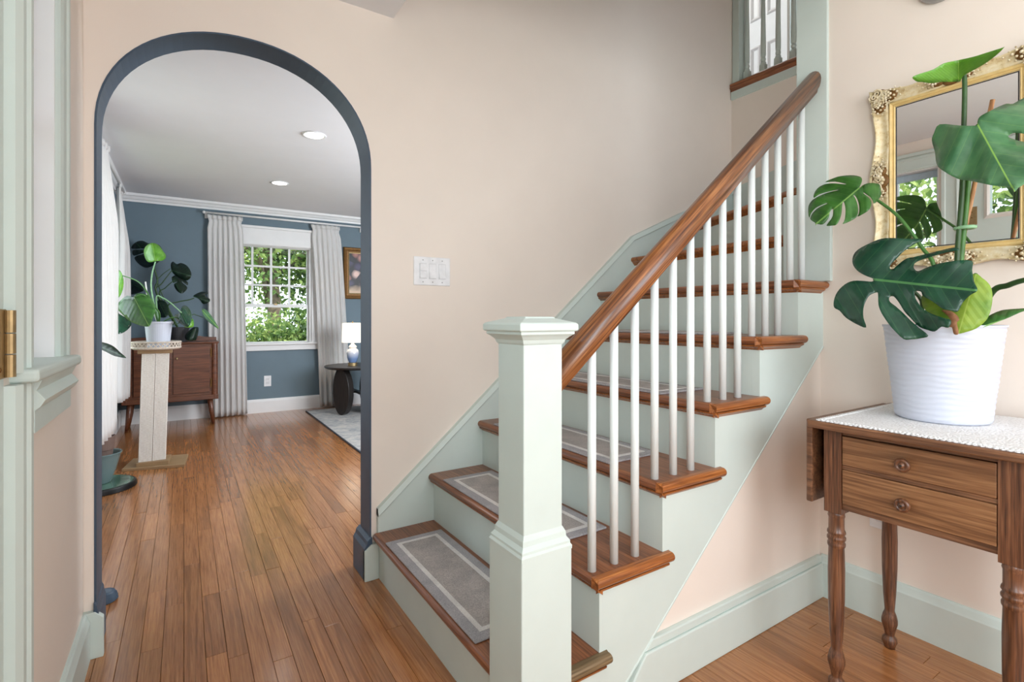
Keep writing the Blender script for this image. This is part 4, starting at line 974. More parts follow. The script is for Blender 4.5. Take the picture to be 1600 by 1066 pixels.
lx, ly_ = 1.645, 5.95
lp = thing('table_lamp', (lx, ly_, 0.556), 'lit table lamp with pale blue ginger-jar base and drum shade', 'lamp')
MB().lathe([(0.0, 0.557), (0.052, 0.557), (0.052, 0.590), (0.0, 0.590)], (lx, ly_, 0), 28).build('brass_foot', 'brass', lp)
MB().lathe([(0.0, 0.590), (0.040, 0.590), (0.046, 0.605), (0.062, 0.650), (0.069, 0.700), (0.064, 0.735), (0.046, 0.752), (0.038, 0.758), (0.044, 0.764), (0.046, 0.775), (0.036, 0.790), (0.018, 0.802), (0.014, 0.815), (0, 0.815)], (lx, ly_, 0), 32).build('ceramic_body', 'ceramic', lp, smooth=True)
MB().lathe([(0.007, 0.81), (0.007, 1.050), (0.010, 1.052), (0.006, 1.060), (0.009, 1.066), (0, 1.074)], (lx, ly_, 0), 12).build('stem', 'brass', lp)
mb = MB(); mb.lathe([(0.122, 0.825), (0.116, 1.050), (0.114, 1.050), (0.120, 0.825)], (lx, ly_, 0), 40); mb.f = [f for f in mb.f if len(f) == 4]; mb.build('lamp_shade', 'shade', lp, smooth=True)
lb = light('table_lamp_bulb', 'POINT', (lx, ly_, 0.94), (0, 0, 0), 3.5, (1.0, 0.82, 0.6), 0.03)
pn = thing('framed_painting', (1.99, YF, 1.34), 'flower still life in a gilt brown frame on the slate wall', 'painting')
mb = MB(); mb.frame([(-0.004, 0.002), (-0.004, 0.012), (0.0, 0.020), (0.020, 0.018), (0.030, 0.034), (0.048, 0.040), (0.060, 0.030), (0.062, 0.002)], 1.760, 2.22, 1.415, 1.95, 'y', YF, -1); mb.build('frame', 'gold_dark', pn)
mb = MB(); mb.frame([(-0.014, 0.002), (-0.014, 0.014), (-0.002, 0.018), (-0.002, 0.002)], 1.760, 2.22, 1.415, 1.95, 'y', YF, -1); mb.build('inner_slip', 'brass', pn)
MB().box(1.750, 2.23, YF - 0.008, YF - 0.003, 1.405, 1.96).build('canvas', 'painting', pn)
dlg = []
for i, (x_, y_, lab) in enumerate(((0.775, 3.776, 'lit recessed ceiling light nearer the arch'), (0.771, 5.29, 'lit recessed ceiling light nearer the far window'))):
    t_ = thing('ceiling_light', (x_, y_, 2.40), lab, 'ceiling light', 'recessed lights of the living room ceiling')
    MB().lathe([(0.062, 2.399), (0.066, 2.394), (0.078, 2.392), (0.082, 2.3995), (0.07, 2.4005)], (x_, y_, 0), 36).build('trim_ring', 'white_paint', t_, smooth=True)
    MB().lathe([(0.062, 2.3965), (0.0, 2.3965)], (x_, y_, 0), 36).build('lens', 'downlight', t_)
    light('recessed_light_beam', 'SPOT', (x_, y_, 2.385), (0, 0, 0), 10, (1.0, 0.93, 0.82), 0.05, spot=math.radians(120))

# ================================================================== HALL THINGS
sw = thing('switch_plate', (0.945, YA, 1.25), 'white three-gang light switch plate on the peach wall', 'light switch')
SX0, SX1, SZ0, SZ1 = 0.856, 1.034, 1.250, 1.378
MB().box(SX0, SX1, YA - 0.007, YA, SZ0, SZ1).build('plate', 'plastic', sw, bevel=0.003)
for i in range(3):
    c_ = SX0 + 0.043 + 0.047 * i; mid = (SZ0 + SZ1) / 2
    MB().box(c_ - 0.0175, c_ + 0.0175, YA - 0.0085, YA - 0.004, mid - 0.035, mid + 0.035).build('rocker_frame', 'plastic_shade', sw)
    if i == 0:
        for z_ in (mid - 0.0165, mid + 0.0165):
            MB().box(c_ - 0.0155, c_ + 0.0155, YA - 0.013, YA - 0.006, z_ - 0.0150, z_ + 0.0150).build('rocker', 'plastic', sw, bevel=0.001)
    else:
        mb = MB(); mb.prism([(YA - 0.006, mid - 0.032), (YA - 0.014, mid - 0.032), (YA - 0.009, mid), (YA - 0.0095, mid + 0.032), (YA - 0.006, mid + 0.032)], 'x', c_ - 0.0155, c_ + 0.0155); mb.build('rocker', 'plastic', sw)
    mb = MB()
    for z_ in (mid - 0.049, mid + 0.049): mb.lathe([(0.003, 0), (0.003, -0.001), (0, -0.002)], (c_, YA - 0.007, z_), 10, 'y')
    mb.build('screw', 'grey_metal', sw)
rd = thing('round_alarm', (XR, 0.650, 2.165), 'round white disc with grey rim high above the mirror', 'alarm')
MB().lathe([(0.064, 0), (0.066, -0.012), (0.060, -0.022), (0.055, -0.024)], (XR, 0.650, 2.232), 36, 'x').build('rim', 'grey_metal', rd, smooth=True)
MB().lathe([(0.055, -0.020), (0.050, -0.030), (0.0, -0.033)], (XR, 0.650, 2.232), 36, 'x').build('cover', 'plastic', rd, smooth=True)

# added globe pendant behind the viewer, put in to brighten hall and ceiling
pd = thing('added_pendant', (0.60, -0.95, 1.98), 'added white globe pendant behind the viewer, lighting the hall', 'lamp')
M['globe'] = NT('added_globe_glow').m; g_ = M['globe'].node_tree.nodes['Principled BSDF']; g_.inputs['Emission Color'].default_value = (1, 0.95, 0.88, 1); g_.inputs['Emission Strength'].default_value = 5.5
MB().ball((0.60, -0.95, 2.08), 0.10, 24, 14).build('globe', 'globe', pd, smooth=True)
MB().lathe([(0.05, 2.16), (0.05, 2.185), (0.008, 2.19), (0.008, 2.38), (0.06, 2.39), (0.06, CEIL)], (0.60, -0.95, 0), 20).build('stem', 'brass', pd)

# drop-leaf table
tb = thing('drop_leaf_table', (1.84, 0.55, 0), 'antique walnut drop-leaf table with two drawers and turned legs', 'table')
TX0, TX1, TY0, TY1, TZ = 1.555, 2.118, 0.312, 0.792, 0.800
mb = MB(); mb.box(TX0, TX1, TY0, TY1, TZ - 0.022, TZ); mb.build('table_top', 'table_wood', tb, bevel=0.005, seg=3)
lf_ = MB(); lf_.box(TX0 + 0.040, TX1, TY1 + 0.004, TY1 + 0.022, 0.545, TZ - 0.004)
lf_.build('drop_leaf', 'table_wood', tb, bevel=0.004)
LF, LB, LA, LBk = 1.600, 1.985, 0.741, 0.357          # leg planes: front x, rear x, left y, right y
hw = 0.0235
mb = MB(); mb.box(LF + 2 * hw, LB - 0.01, LA + 0.006, LA + 0.022, 0.550, TZ - 0.022); mb.build('side_apron', 'table_wood', tb)
mb = MB(); mb.box(LF + 2 * hw, LB - 0.01, LBk - 0.022, LBk - 0.006, 0.550, TZ - 0.022); mb.build('side_apron', 'table_wood', tb)
mb = MB(); mb.box(LB + 0.02, LB + 0.036, LBk, LA, 0.550, TZ - 0.022); mb.build('back_apron', 'table_wood', tb)
for z0, z1, nm in ((0.762, TZ - 0.022, 'top_rail'), (0.663, 0.676, 'middle_rail'), (0.545, 0.563, 'bottom_rail')):
    MB().box(LF + 0.006, LF + 0.04, LBk + hw, LA - hw, z0, z1).build(nm, 'table_wood', tb, bevel=0.001)
for z0, z1, kz in ((0.677, 0.760, 0.7155), (0.564, 0.662, 0.6105)):
    dr = MB().box(LF + 0.001, LF + 0.022, LBk + hw + 0.002, LA - hw - 0.002, z0, z1).build('drawer', 'drawer', tb, bevel=0.002)
    MB().box(LF + 0.022, LB - 0.02, LBk + hw + 0.01, LA - hw - 0.01, z0 + 0.004, z1 - 0.006).build('drawer_box', 'table_wood', dr)
    MB().lathe([(0.010, 0.001), (0.009, -0.008), (0.0175, -0.015), (0.0185, -0.020), (0.016, -0.025), (0.011, -0.0265), (0.0105, -0.0245), (0.006, -0.0245), (0.0055, -0.028), (0, -0.029)], (LF, 0.562, kz), 24, 'x').build('knob', 'table_leg', dr, smooth=True)
    MB().lathe([(0.003, -0.0285), (0.003, -0.030), (0, -0.0305)], (LF, 0.562, kz), 10, 'x').build('knob_inlay', 'soot', dr)
legprof = [(0.0215, 0.535), (0.0215, 0.523), (0.0225, 0.518), (0.0205, 0.512), (0.0205, 0.478), (0.0235, 0.473), (0.0245, 0.467), (0.0205, 0.461), (0.0245, 0.455), (0.0245, 0.449), (0.0205, 0.443), (0.0235, 0.437), (0.0235, 0.430),
           (0.0205, 0.424), (0.0222, 0.36), (0.0215, 0.27), (0.0180, 0.18), (0.0140, 0.128), (0.0145, 0.122), (0.0185, 0.112), (0.0225, 0.094), (0.0225, 0.082), (0.0165, 0.060), (0.0135, 0.045), (0.0135, 0.040), (0.0205, 0.032), (0.0215, 0.020), (0.0165, 0.008), (0.0150, 0.0), (0, 0)]
lpz = None
for x_, y_ in ((LF + hw, LA), (LF + hw, LBk), (LB, LA), (LB, LBk)):
    if lpz is None:
        mb = MB(); mb.lathe(legprof, (x_, y_, 0), 24); mb.box(x_ - hw, x_ + hw, y_ - hw, y_ + hw, 0.530, TZ - 0.022)
        lpz = mb.build('leg', 'table_leg', tb)
        for p_ in lpz.data.polygons: p_.use_smooth = (p_.center.z < 0.53)
    else: copy_to(lpz, tb, (x_, y_, 0))
# lace runner
cl = thing('lace_runner', (1.83, 0.55, TZ), 'white crocheted lace cloth lying on the wooden table', 'cloth')
def lace():
    mb = MB(); x0, x1, y0, y1 = TX0 + 0.012, TX1 - 0.02, TY0 + 0.01, TY1 - 0.022; N = 44; out = []
    for (ax, ay), (bx, by) in (((x0, y0), (x1, y0)), ((x1, y0), (x1, y1)), ((x1, y1), (x0, y1)), ((x0, y1), (x0, y0))):
        L = math.hypot(bx - ax, by - ay); nx, ny = (by - ay) / L, -(bx - ax) / L; k = int(L / 0.012)
        for i in range(k * 4):
            t = i / (k * 4); d = 0.004 * abs(math.sin(PI * k * t)); out.append((lerp(ax, bx, t) + nx * d, lerp(ay, by, t) + ny * d))
    mb.prism(out, 'z', TZ + 0.0005, TZ + 0.0030); return mb
lace().build('cloth', 'lace', cl)
mb = MB(); rl = random.Random(4)
for i in range(46):
    t = i / 46; yy = lerp(TY0 + 0.02, TY1 - 0.03, t); mb.ball((TX0 + 0.022, yy, TZ + 0.003), (0.0045, 0.0045, 0.0022), 8, 4)
for i in range(50):
    t = i / 50; xx = lerp(TX0 + 0.02, TX1 - 0.03, t); mb.ball((xx, TY1 - 0.034, TZ + 0.003), (0.0045, 0.0045, 0.0022), 8, 4)
mb.build('picot_edging', 'lace', cl, smooth=True)

# ------------------------------------------------------------------ potted monstera on the table
def tri_leaf(outline, mid, plane_pt, normal, fold, droop, step, wave=0.0):
    """outline, mid in photograph pixels -> curved blade on its own plane in space"""
    ol = smooth_line([(a, b, 0) for a, b in outline], 3, True)
    ol = [(p.x, p.y) for p in ol]
    def inside(q):
        c = False; n = len(ol); j = n - 1
        for i in range(n):
            (xi, yi), (xj, yj) = ol[i], ol[j]
            if (yi > q[1]) != (yj > q[1]) and q[0] < (xj - xi) * (q[1] - yi) / (yj - yi) + xi: c = not c
            j = i
        return c
    pts = list(ol); x0, x1 = min(p[0] for p in ol), max(p[0] for p in ol); y0, y1 = min(p[1] for p in ol), max(p[1] for p in ol)
    yy = y0; row = 0
    while yy < y1:
        xx = x0 + (step / 2 if row % 2 else 0)
        while xx < x1:
            if inside((xx, yy)) and min((xx - p[0]) ** 2 + (yy - p[1]) ** 2 for p in ol) > (step * 0.45) ** 2: pts.append((xx, yy))
            xx += step
        yy += step * 0.87; row += 1
    n = len(ol)
    V, E, Fc, *_ = delaunay_2d_cdt([Vector(p) for p in pts], [(i, (i + 1) % n) for i in range(n)], [], 0, 1e-4)
    Fc = [f for f in Fc if inside((sum(V[i].x for i in f) / 3, sum(V[i].y for i in f) / 3))]
    b = Vector(mid[0]); t = Vector(mid[1]); ax = t - b; L2 = ax.length_squared
    nrm = Vector(normal).normalized(); P0 = Vector(plane_pt); k0 = nrm.dot(P0 - CAM)
    mb = MB(); uv = []
    for q in V:
        s = (q - b).dot(ax) / L2; d = ((q - b).x * ax.y - (q - b).y * ax.x) / L2
        r = ray(q.x, q.y); tt = k0 / nrm.dot(r)
        de = fold * abs(d) + droop * s * s + wave * math.sin(9 * (s - 0.7 * abs(d))) * min(1, abs(d) * 4)
        mb.v.append(CAM + r * (tt * (1 + de))); uv.append((s, d))
    mb.f = [list(f) for f in Fc]; mb.mi = [0] * len(Fc); mb.uv = uv
    return mb
def blade(parent, outline, mid, xdepth, tilt, mat, fold=0.0, droop=0.0, step=9, depth='x', label=None, wave=0.0, thick=0.0012, name='leaf'):
    """tilt = (towards camera, up, right) weights of the blade normal"""
    P0 = onx(*mid[0], xdepth) if depth == 'x' else ony(*mid[0], xdepth)
    nrm = FW * -tilt[0] + Vector((0, 0, tilt[1])) + RT * tilt[2]
    mb = tri_leaf(outline, mid, P0, nrm, fold, droop, step, wave)
    o = mb.build(name, mat, parent, label, smooth=True, solid=thick); return o
def zz(ox, oy, s, pts): return [(ox + a * s, oy + b * s) for a, b in pts]
Z1_ = lambda p: zz(1255, 260, 0.09383, p)
Z2_ = lambda p: zz(1420, 60, 0.11257, p)
Z3_ = lambda p: zz(1440, 140, 0.15009, p)
Z5_ = lambda p: zz(1295, 360, 0.16878, p)
Z6_ = lambda p: zz(1420, 380, 0.15013, p)
Z7_ = lambda p: zz(150, 360, 0.18771, p)
Z8_ = lambda p: zz(230, 370, 0.15957, p)
PX, PY = 1.886, 0.572
mo = thing('potted_monstera', (PX, PY, TZ + 0.003), 'large split-leaf monstera in a white ribbed pot on the wooden table', 'potted plant')
pz0, pz1 = TZ + 0.0035, 1.082
pr = [(0.0, pz0), (0.104, pz0), (0.110, pz0 + 0.004)]
NR = 17
for i in range(NR * 4 + 1):
    t = i / (NR * 4); r_ = lerp(0.111, 0.139, t) + 0.0016 * abs(math.sin(PI * NR * t)); pr.append((r_, lerp(pz0 + 0.006, pz1 - 0.008, t)))
pr += [(0.1425, pz1 - 0.006), (0.143, pz1), (0.138, pz1), (0.134, pz1 - 0.012), (0.131, pz1 - 0.03), (0.0, pz1 - 0.03)]
mb = MB(); mb.lathe(pr, (PX, PY, 0), 64)
for q in mb.v:                       # the ribs waver a little
    a = math.atan2(q.y - PY, q.x - PX); h_ = (q.z - pz0)
    if 0.01 < h_ < 0.26: q.z += 0.0022 * math.sin(5 * a + h_ * 40) + 0.0014 * math.sin(9 * a - h_ * 70)
pot = mb.build('pot', 'pot', mo, smooth=True)
MB().lathe([(0.1335, pz1 - 0.034), (0.133, pz1 - 0.018), (0.09, pz1 - 0.012), (0.0, pz1 - 0.010)], (PX, PY, 0), 40).build('soil', 'soil', pot, smooth=True)
# L1 fenestrated leaf at the left
L1 = [(935, 355), (975, 260), (975, 200), (920, 165), (790, 150), (620, 165), (500, 200), (365, 262), (530, 255), (700, 292), (690, 300), (530, 285), (400, 290), (290, 330), (220, 390), (180, 460), (178, 525), (270, 465), (420, 420), (568, 392),
      (568, 402), (440, 430), (300, 480), (185, 540), (130, 590), (95, 650), (85, 720), (90, 820), (106, 850), (130, 780), (200, 700), (290, 650), (385, 612), (388, 626), (300, 665), (220, 715), (150, 790), (118, 872), (150, 910), (200, 945), (208, 988), (226, 960), (330, 966),
      (420, 860), (440, 770), (478, 714), (500, 730), (490, 830), (450, 900), (390, 988), (470, 988), (550, 972), (610, 880), (640, 760), (652, 620), (675, 592), (704, 700), (700, 840), (680, 920), (658, 960), (760, 925), (882, 850), (915, 760), (905, 640), (870, 540), (840, 490),
      (860, 486), (910, 570), (935, 680), (930, 780), (908, 836), (1000, 790), (1090, 730), (1130, 655), (1130, 590), (1090, 520), (1005, 450), (1018, 440), (1100, 490), (1160, 570), (1178, 618), (1240, 570), (1300, 470), (1290, 410), (1275, 310), (1210, 285), (1100, 280), (1000, 310), (945, 358)]
blade(mo, Z1_(L1), Z1_([(935, 362), (215, 960)]), 1.845, (0.75, 0.6, -0.6), 'leaf', fold=0.03, droop=0.02, step=5, wave=0.006)
# L2 bright leaf at the top
L2 = [(185, 606), (110, 600), (50, 545), (130, 500), (340, 432), (490, 345), (680, 305), (900, 255), (1060, 205), (1300, 130), (1330, 112), (1275, 180), (1170, 270), (1050, 355), (900, 440), (770, 510), (730, 565), (690, 600), (450, 605), (320, 622), (215, 612)]
blade(mo, Z2_(L2), Z2_([(690, 590), (690, 305)]), 1.86, (0.40, -0.8, -0.30), 'leaf_bright', fold=-0.02, step=7)
# L3 broad leaf at the right, running out of the picture
L3 = [(585, 368), (530, 378), (400, 375), (190, 362), (130, 450), (108, 530), (140, 650), (160, 780), (230, 850), (380, 930), (480, 945), (600, 970), (760, 1000), (930, 1015), (965, 1065), (1010, 1020), (1066, 985), (1160, 900), (1235, 760), (1262, 620), (1250, 560), (1060, 545), (960, 520), (900, 490),
      (950, 455), (1030, 455), (1250, 470), (1250, 380), (1200, 230), (1130, 120), (1066, 88), (950, 150), (880, 150), (780, 190), (660, 250), (600, 290), (580, 345)]
blade(mo, Z3_(L3), Z3_([(588, 372), (965, 1060)]), 1.775, (0.60, 0.40, -0.75), 'leaf_pale', fold=0.04, droop=-0.06, step=8, wave=0.012)
# L5 dark split leaf in front of the pot
L5 = Z5_([(415, 450), (330, 415), (260, 370), (222, 310), (225, 240), (270, 180), (380, 120), (490, 78), (600, 72), (760, 80), (880, 80), (800, 125), (700, 190), (620, 270), (572, 320), (566, 352), (590, 364), (640, 320), (720, 262), (800, 250)])
L5 += Z6_([(0, 160), (200, 110), (400, 60), (490, 45), (525, 72), (400, 95), (200, 150), (80, 195), (50, 235), (60, 270), (100, 292), (200, 250), (330, 210), (480, 185), (655, 183), (660, 280), (680, 400), (715, 490), (640, 540), (560, 620), (510, 712), (440, 700), (350, 680), (250, 610), (150, 550), (130, 510), (90, 498), (60, 512), (72, 580), (110, 640), (150, 690), (250, 740), (350, 775), (440, 805), (412, 880), (340, 870), (270, 920), (200, 905), (110, 872)])
L5 += Z5_([(760, 815), (700, 752), (650, 670), (600, 612), (560, 622), (566, 662), (620, 705), (690, 768), (760, 838), (820, 890), (920, 975), (850, 1000), (760, 1010), (690, 1005), (600, 920), (550, 860), (490, 770), (460, 690), (455, 590), (440, 575), (380, 600), (345, 650), (320, 720), (320, 810), (345, 900), (260, 870), (160, 810), (100, 745), (50, 715), (48, 650), (80, 570), (150, 500), (230, 468), (330, 470), (400, 475)])
blade(mo, L5, [(1366, 437), (1526, 454)], 1.700, (0.56, 0.42, -0.84), 'leaf_dark', fold=0.03, droop=-0.01, step=6, wave=0.010)
# L6 yellowing leaf behind it, with a dry patch
L6 = Z6_([(680, 320), (760, 360), (830, 420), (865, 490), (870, 600), (840, 740), (790, 820), (700, 890), (600, 925), (500, 942), (440, 870), (300, 780), (160, 680), (135, 560), (200, 500), (400, 380)])
blade(mo, L6, Z6_([(700, 330), (520, 940)]), 1.742, (0.54, 0.22, -0.84), 'leaf_yellow', fold=0.02, step=8, label='yellowing leaf')
DP = Z6_([(340, 700), (430, 705), (500, 750), (525, 800), (500, 830), (520, 940), (470, 948), (450, 880), (420, 870), (440, 810), (400, 750)])
blade(mo, DP, Z6_([(350, 700), (500, 940)]), 1.722, (0.54, 0.22, -0.84), 'dry', step=6, label='dry brown leaf tip', name='dry_leaf_tip')
# L7 leaf leaving the frame at the right
L7 = Z6_([(745, 878), (790, 810), (830, 760), (950, 705), (1050, 690), (1199, 680), (1330, 665), (1420, 672), (1330, 700), (1199, 706), (1050, 770), (900, 830), (800, 868)])
blade(mo, L7, Z6_([(745, 878), (1420, 672)]), 1.80, (0.40, 0.9, -0.55), 'leaf', fold=0.02, step=8)
def stem(parent, pts, r0, r1, mat, name='stem'):
    p = smooth_line(pts, 6); n = len(p); MB().tube(p, [lerp(r0, r1, i / (n - 1)) for i in range(n)], 10).build(name, mat, parent, smooth=True)
soil_p = (PX, PY, pz1 - 0.02)
stem(mo, [(PX - 0.01, PY - 0.02, pz1 - 0.02), onx(1494, 430, 1.87), onx(1497, 380, 1.87), onx(1503, 300, 1.87), onx(1506, 200, 1.87), onx(1507, 122, 1.865), onx(1500, 112, 1.86)], 0.0075, 0.0055, 'stem_dark')
stem(mo, [(PX, PY - 0.03, pz1 - 0.02), onx(1500, 420, 1.885), onx(1509, 330, 1.885), onx(1516, 250, 1.88), onx(1528, 215, 1.84), onx(1528, 196, 1.780)], 0.008, 0.005, 'stem')
stem(mo, [(PX - 0.02, PY + 0.04, pz1 - 0.02), onx(1460, 425, 1.86), onx(1440, 386, 1.86), onx(1405, 340, 1.85), onx(1374, 315, 1.855), onx(1352, 300, 1.858), onx(1343, 294, 1.848)], 0.006, 0.0035, 'stem')
stem(mo, [(PX - 0.04, PY + 0.05, pz1 - 0.02), onx(1440, 470, 1.82), onx(1400, 440, 1.78), onx(1366, 437, 1.705)], 0.006, 0.004, 'stem_dark')
stem(mo, [(PX - 0.03, PY, pz1 - 0.02), onx(1500, 470, 1.80), onx(1525, 428, 1.755)], 0.006, 0.004, 'stem')
stem(mo, [(PX + 0.02, PY - 0.06, pz1 - 0.02), onx(1549, 458, 1.84), onx(1575, 446, 1.82), onx(1600, 438, 1.80), onx(1640, 432, 1.78)], 0.0085, 0.006, 'stem_dark')
stem(mo, [(PX + 0.03, PY - 0.05, pz1 - 0.02), onx(1532, 512, 1.81)], 0.006, 0.004, 'stem')
MB().tube([(PX + 0.005, PY + 0.004, pz1 - 0.05), onx(1500, 395, 1.895), onx(1551, 156, 1.90)], 0.0058, 10).build('bamboo_stake', 'bamboo', mo, smooth=True)
mb = MB(); c_ = onx(1508, 356, 1.882); mb.tube([c_ + Vector((0.017 * math.cos(a), 0.022 * math.sin(a), 0)) for a in [2 * PI * i / 16 for i in range(17)]], 0.0055, 6, False); mb.build('plant_tie', 'stem_pale', mo, smooth=True)

# ------------------------------------------------------------------ gilt mirror
mi = thing('gilt_mirror', (XR, 0.613, 1.287), 'ornate cream and gold framed mirror on the right wall', 'mirror')
GY0, GY1, GZ0, GZ1 = 0.458, 0.771, 1.345, 1.848
MB().box(XR - 0.021, XR - 0.012, GY0 - 0.006, GY1 + 0.006, GZ0 - 0.006, GZ1 + 0.006).build('mirror_glass', 'mirror', mi)
MB().box(XR - 0.011, XR, GY0 - 0.05, GY1 + 0.05, GZ0 - 0.05, GZ1 + 0.05).build('backing', 'gold_dark', mi)
mb = MB(); mb.frame([(-0.001, 0.010), (-0.001, 0.021), (0.002, 0.022), (0.003, 0.010)], GY0, GY1, GZ0, GZ1, 'x', XR, -1); mb.build('black_slip', 'soot', mi)
mb = MB(); mb.frame([(0.003, 0.008), (0.003, 0.022), (0.006, 0.026), (0.010, 0.024), (0.012, 0.028), (0.017, 0.031), (0.021, 0.028), (0.022, 0.024), (0.024, 0.008)], GY0, GY1, GZ0, GZ1, 'x', XR, -1); mb.build('inner_moulding', 'gold', mi)
# scooped outer moulding whose edge swells at corners and mid-sides
def outer():
    per = []
    NS = 48
    cs = [(GY0, GZ0, -1, -1), (GY1, GZ0, 1, -1), (GY1, GZ1, 1, 1), (GY0, GZ1, -1, 1)]
    for i in range(4):
        a = cs[i]; b = cs[(i + 1) % 4]
        nv = {0: (0, -1), 1: (1, 0), 2: (0, 1), 3: (-1, 0)}[i]
        for k in range(NS):
            t = k / NS
            e_ = abs(2 * t - 1)
            sw = 0.010 * math.exp(-((t - 0.5) / 0.09) ** 2) + 0.012 * (e_ ** 8) - 0.010 * math.exp(-((t - 0.25) / 0.10) ** 2) - 0.010 * math.exp(-((t - 0.75) / 0.10) ** 2)
            wd = 0.070 + sw
            y_ = lerp(a[0], b[0], t); z_ = lerp(a[1], b[1], t)
            sy = lerp(a[2], b[2], t); sz = lerp(a[3], b[3], t)     # corner spreading, linear along the side
            if i in (0, 2): per.append((y_, z_, sy, nv[1], wd))
            else: per.append((y_, z_, nv[0], sz, wd))
    prof = [(0.30, 0.024), (0.36, 0.030), (0.48, 0.026), (0.62, 0.024), (0.78, 0.028), (0.90, 0.036), (0.97, 0.040), (1.0, 0.034), (1.0, 0.004)]
    mb = MB(); vs_ = []; n = len(per); m = len(prof)
    for y_, z_, sy, sz, wd in per:
        for d, h in prof: vs_.append((XR - h, y_ + sy * d * wd, z_ + sz * d * wd))
    mb.add(vs_, [(i * m + k, i * m + k + 1, ((i + 1) % n) * m + k + 1, ((i + 1) % n) * m + k) for i in range(n) for k in range(m - 1)])
    return mb
outer().build('outer_moulding', 'plaster', mi, smooth=True)
rm = random.Random(21)
def scroll(mb, y_, z_, r0, turns, a0, h=0.040, w_=0.0042, dirn=1):
    pts = []; n = int(18 * turns)
    for i in range(n + 1):
        t = i / n; r_ = lerp(r0, r0 * 0.18, t); a = a0 + dirn * 2 * PI * turns * t
        pts.append((XR - h - 0.004 * t, y_ + r_ * math.cos(a), z_ + r_ * math.sin(a)))
    mb.tube(pts, [lerp(w_, w_ * 0.6, i / n) for i in range(n + 1)], 6)
def acanthus(mb, y_, z_, ang, L, h=0.037, wid=0.010):
    for k in range(-2, 3):
        a = ang + k * 0.20; l_ = L * (1 - 0.16 * abs(k))
        for s_ in range(4):
            t = (s_ + 0.6) / 4
            mb.ball((XR - h - 0.006 * math.sin(PI * t), y_ + l_ * t * math.cos(a), z_ + l_ * t * math.sin(a)), (0.0045, wid * (1.1 - t) * 0.6 + 0.0015, wid * (1.1 - t) * 0.6 + 0.0015), 7, 4)
def ornament(y_, z_, ay, az, corner):
    mb = MB()
    ang = math.atan2(az, ay)
    if corner:
        for k, a in enumerate((ang + PI, ang + PI * 0.75, ang - PI * 0.75)): acanthus(mb, y_ + 0.004 * math.cos(a), z_ + 0.004 * math.sin(a), a, 0.050 if k == 0 else 0.085)
        scroll(mb, y_ + 0.012 * math.cos(ang + 0.6), z_ + 0.012 * math.sin(ang + 0.6), 0.016, 1.6, ang, dirn=1); scroll(mb, y_ + 0.012 * math.cos(ang - 0.6), z_ + 0.012 * math.sin(ang - 0.6), 0.016, 1.6, ang, dirn=-1)
        scroll(mb, y_ - 0.022 * math.cos(ang + 0.9), z_ - 0.022 * math.sin(ang + 0.9), 0.013, 1.4, ang + PI); scroll(mb, y_ - 0.022 * math.cos(ang - 0.9), z_ - 0.022 * math.sin(ang - 0.9), 0.013, 1.4, ang + PI, dirn=-1)
    else:
        tang = ang + PI / 2
        for s_ in (-1, 1):
            a = tang + (0 if s_ > 0 else PI)
            acanthus(mb, y_ + 0.012 * math.cos(a), z_ + 0.012 * math.sin(a), a, 0.085); acanthus(mb, y_ + 0.02 * math.cos(a), z_ + 0.02 * math.sin(a), a + s_ * 0.25, 0.055)
            scroll(mb, y_ + 0.022 * math.cos(a) + 0.008 * math.cos(ang), z_ + 0.022 * math.sin(a) + 0.008 * math.sin(ang), 0.014, 1.5, ang, dirn=s_)
        for k in range(8):
            b = 2 * PI * k / 8; mb.ball((XR - 0.040, y_ + 0.013 * math.cos(b), z_ + 0.013 * math.sin(b)), (0.006, 0.007, 0.007), 8, 5)
        scroll(mb, y_, z_, 0.009, 1.2, 0, 0.044)
    for k in range(26):
        b = rm.uniform(0, 2 * PI); r_ = rm.uniform(0.004, 0.020)
        mb.ball((XR - rm.uniform(0.034, 0.042), y_ + r_ * math.cos(b), z_ + r_ * math.sin(b)), (0.004, rm.uniform(0.002, 0.0042), rm.uniform(0.002, 0.0042)), 6, 4)
    o_ = mb.build('corner_ornament' if corner else 'side_ornament', 'ornament', mi, smooth=True)
    g = MB(); g.ball((XR - 0.030, y_, z_), (0.0085, 0.030, 0.030), 20, 8)  # dark discs under the relief put crevice shade into the colour
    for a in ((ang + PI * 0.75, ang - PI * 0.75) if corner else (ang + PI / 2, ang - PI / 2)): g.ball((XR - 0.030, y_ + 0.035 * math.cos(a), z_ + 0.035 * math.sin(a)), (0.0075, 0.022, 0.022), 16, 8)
    g.build('crevice_shade_ground', 'gold_dark', o_, smooth=True)
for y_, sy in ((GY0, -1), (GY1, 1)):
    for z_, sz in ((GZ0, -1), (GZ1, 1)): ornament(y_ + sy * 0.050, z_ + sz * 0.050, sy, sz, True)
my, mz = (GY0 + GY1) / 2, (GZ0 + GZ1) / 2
for y_, z_, a, b in ((GY0 - 0.048, mz, -1, 0), (GY1 + 0.048, mz, 1, 0), (my, GZ0 - 0.048, 0, -1), (my, GZ1 + 0.048, 0, 1)): ornament(y_, z_, a, b, False)

